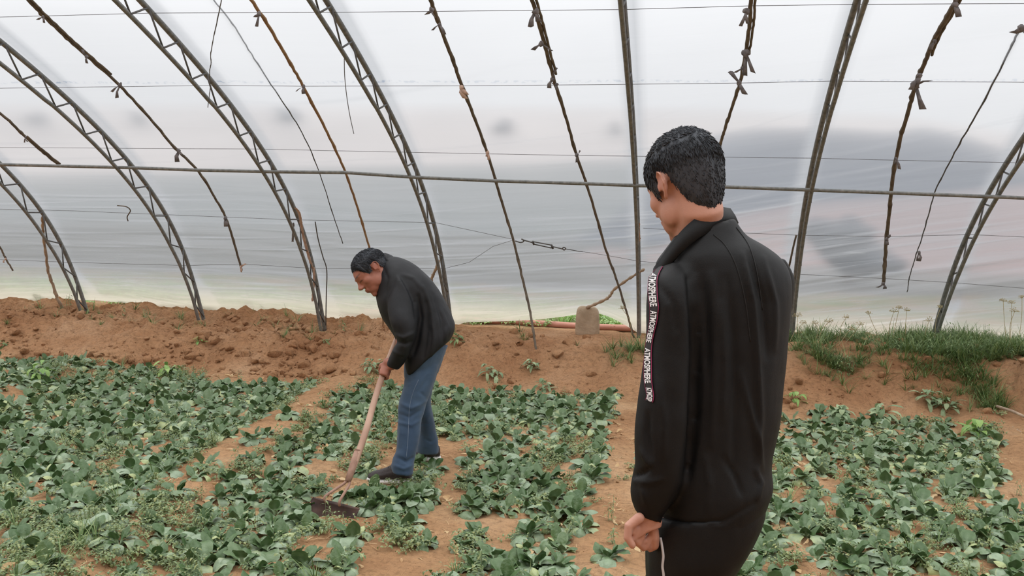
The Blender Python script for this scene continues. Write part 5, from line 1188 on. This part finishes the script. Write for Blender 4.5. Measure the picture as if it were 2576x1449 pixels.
tag(merge('outside_weeds', O_['creep']+O_['grass'], 'bright'), 'green weeds growing outside behind the lifted film edge', 'weeds', kind='stuff')
# clods
cl = []
rk = MB(); protos = []
for s in range(8):
    m_ = MB(); rock((0, 0, 0), (1.15, .95, .75), s+1, m_, 2); v_ = np.array(m_.v); r_ = np.random.default_rng(s)
    for _ in range(11):                                 # broken faces
        n_ = r_.normal(size=3); n_ /= np.linalg.norm(n_); d_ = r_.uniform(.35, .7); v_ = v_-np.maximum(0, v_@n_-d_)[:, None]*n_
    protos.append((v_, np.array(m_.f)))
def clods(n, dens, y0, y1, s0, s1, seed):
    rr = random.Random(seed); Vs = []; Fs = []; b = 0
    for _ in range(n):
        y = rr.uniform(y0, y1); hw = y*.66+.3; x = -math.tan(YAW)*y+rr.uniform(-hw, hw)
        if x > 3.2 or rr.random() > dens(x, y): continue
        V, F = protos[rr.randrange(8)]; s = s0*(s1/s0)**(rr.random()**3.2); mx = Matrix.Rotation(rr.uniform(0, 6.28), 3, 'Z') @ Matrix.Rotation(rr.uniform(-.5, .5), 3, 'X')
        Vs.append(V*s@np.array(mx).T+np.array([x, y, g1(x, y)+s*.15])); Fs.append(F+b); b += len(V)
    return np.concatenate(Vs), np.concatenate(Fs)
def tri_obj(name, V, F, mat):
    me = bpy.data.meshes.new(name); me.vertices.add(len(V)); me.vertices.foreach_set('co', V.ravel()); me.loops.add(F.size); me.loops.foreach_set('vertex_index', F.ravel().astype(np.int32))
    me.polygons.add(len(F)); me.polygons.foreach_set('loop_start', np.arange(0, F.size, 3).astype(np.int32)); me.polygons.foreach_set('loop_total', np.full(len(F), 3, np.int32)); me.update(); return link(name, me, M[mat])
V, F = clods(9000, lambda x, y: (1 if x < -2.0 else (.28 if x < .5 else .25))*float(np.clip(.6+vn(np.array(x*1.7), np.array(y*3), s=8), 0, 1)), 7.7, 9.25, .006, .085, 3)
tag(tri_obj('soil_clods', V, F, 'soil'), 'broken reddish soil clods scattered over the bank', 'clods', kind='stuff')
V, F = clods(1500, lambda x, y: {'.': 1, 'w': .5, '+': .5, '#': .15}[cell(x, y)], 2.8, 7.7, .004, .022, 4)
tag(tri_obj('soil_crumbs', V, F, 'soil'), 'small soil crumbs on the bare parts of the beds', 'crumbs', kind='stuff')
# broad leaved weeds, each one its own thing
def broadleaf(px, py, size, label, mat='sage', n=26, seed=0, w=.26):
    rr = random.Random(seed+int(px)); P = at_ground(px, py); p = Plant(); h = size*.5
    for st in range(3):
        bx, by = rr.uniform(-.2, .2)*size, rr.uniform(-.15, .15)*size; hh = h*rr.uniform(.5, 1)
        for k in range(n//3):
            q = (k+1)/(n//3); V, F, T, K = leaf_geo(size*rr.uniform(.38, .6)*(1.2-.55*q), size*rr.uniform(.10, .16)*w/.26, rr.uniform(.5, 1.4), k*2.4+rr.uniform(-.3, .3), rr.uniform(.2, .9), .25, rr.uniform(.1, .9), rr, pet=.15, nu=4, sharp=.5)
            p.add([(a+bx, b+by, c+hh*q) for a, b, c in V], F, T, K)
    me = p.mesh('broadleaf_weed', mat); o = link('broadleaf_weed', me); o.location = P-Vector((0, 0, .01)); tag(o, label, 'weed plant', 'broad leaved weeds')
for a in ((1238, 948, .27, 'grey green weed on the bank, left one of the pair below the middle bamboo rib'), (1325, 928, .25, 'grey green weed on the bank just left of the foot of the middle bamboo rib'),
          (1362, 985, .25, 'grey green weed at the toe of the bank below the middle bamboo rib'), (505, 862, .16, 'small green weed on the bank under the foot of the second arch', 'bright'),
          (822, 862, .13, 'small dark weed on the bank under the foot of the cloth wrapped arch', 'grass'), (1146, 862, .22, 'green weed peeping out behind the back of the bending person', 'grass'),
          (925, 930, .24, 'pale weed on the bank between the bamboo rib foot and the gripping hand'), (962, 925, .2, 'pale weed right beside the hand on the hoe'),
          (2125, 1062, .32, 'grey green weed at the foot of the right bank, nearest the standing person'), (2235, 1065, .36, 'large grey green weed at the foot of the right bank'),
          (2335, 1015, .28, 'pointed grey green weed on the right bank below the trailing grass'), (2388, 1040, .32, 'star shaped grey green weed on the right bank beside the earth wall'),
          (1995, 1012, .22, 'small pale weed on the right bank beside the standing person\'s back', 'bright'), (2455, 1100, .34, 'bright spreading weed beside the small soil heap near the right edge', 'bright'),
          (430, 948, .34, 'bright yellow green bushy weed at the bank toe on the left', 'bright'), (95, 955, .3, 'pale green feathery weed at the far left bed edge', 'bright'),
          (6, 872, .16, 'dark weed on the bank at the very left edge', 'grass')):
    broadleaf(*a[:4], mat=a[4] if len(a) > 4 else 'sage')
# seed heads on stalks
heads = [(2006, 796, 1985, 850), (2021, 813, 2012, 860), (2050, 814, 2046, 862), (2085, 811, 2058, 858), (2128, 800, 2112, 866), (2140, 830, 2108, 868), (2163, 818, 2120, 872), (2175, 855, 2183, 873), (2186, 790, 2226, 850), (2248, 785, 2230, 856), (2262, 776, 2240, 858), (2281, 782, 2278, 852), (2337, 808, 2322, 868), (2366, 775, 2352, 860), (2352, 865, 2345, 885), (2376, 870, 2368, 890), (2524, 758, 2540, 835), (2545, 763, 2543, 838), (2552, 784, 2545, 840), (2571, 750, 2560, 842), (1565, 777, 1590, 835)]
ORD = ['first', 'second', 'third', 'fourth', 'fifth', 'sixth', 'seventh', 'eighth', 'ninth', 'tenth', 'eleventh', 'twelfth', 'thirteenth', 'fourteenth', 'fifteenth', 'sixteenth', 'seventeenth', 'eighteenth', 'nineteenth', 'twentieth']
so_h = sorted(range(20), key=lambda i: heads[i][0])
for i, (hx_, hy_, bx_, by_) in enumerate(heads):
    B = at_y(bx_, by_, 8.75 if i < 20 else 8.9); B.z = g1(B.x, B.y)-.01; T_ = at_y(hx_, hy_, B.y-.03); r_ = random.Random(i)
    lab = 'dry seed head on a thin stalk in the right bank grass, %s from the left' % ORD[so_h.index(i)] if i < 20 else 'lone dry seed head on a stalk beside the foot of the upright arch'
    t = empty('seed_stalk', B, lab, 'seed head', 'dry seed heads on stalks')
    mid = B.lerp(T_, .55)+Vector((r_.uniform(-.04, .04), 0, .03)); MB().tube(spline([B, mid, T_], 5), .0022, 5).build('stalk', M['umbel'], t)
    mb = MB(); R_ = .034 if i % 3 else .045
    for k in range(26):
        d = Vector((r_.gauss(0, 1), r_.gauss(0, 1), abs(r_.gauss(0, 1))*.8)).normalized(); e = T_+d*R_*r_.uniform(.7, 1.05); mb.tube([T_, e], .0008, 3, cap=False); mb.ell(e, (.0036, .0036, .0036), nu=5, nv=4)
    mb.build('umbel', M['umbel'], t)
# sticks by the earth wall on the right
for (a, b, lab) in (((2508, 1022), (2590, 1054), 'upper pale stick poking out of the earth wall at the right edge'), ((2545, 1075), (2590, 1108), 'lower pale stick beside the earth wall at the right edge')):
    A, B = at_y(*a, 7.35), at_y(*b, 7.0); tag(MB().tube([A, A.lerp(B, .5)+Vector((0, 0, .008)), B], .011, 8).build('cut_stick', M['stick']), lab, 'stick')
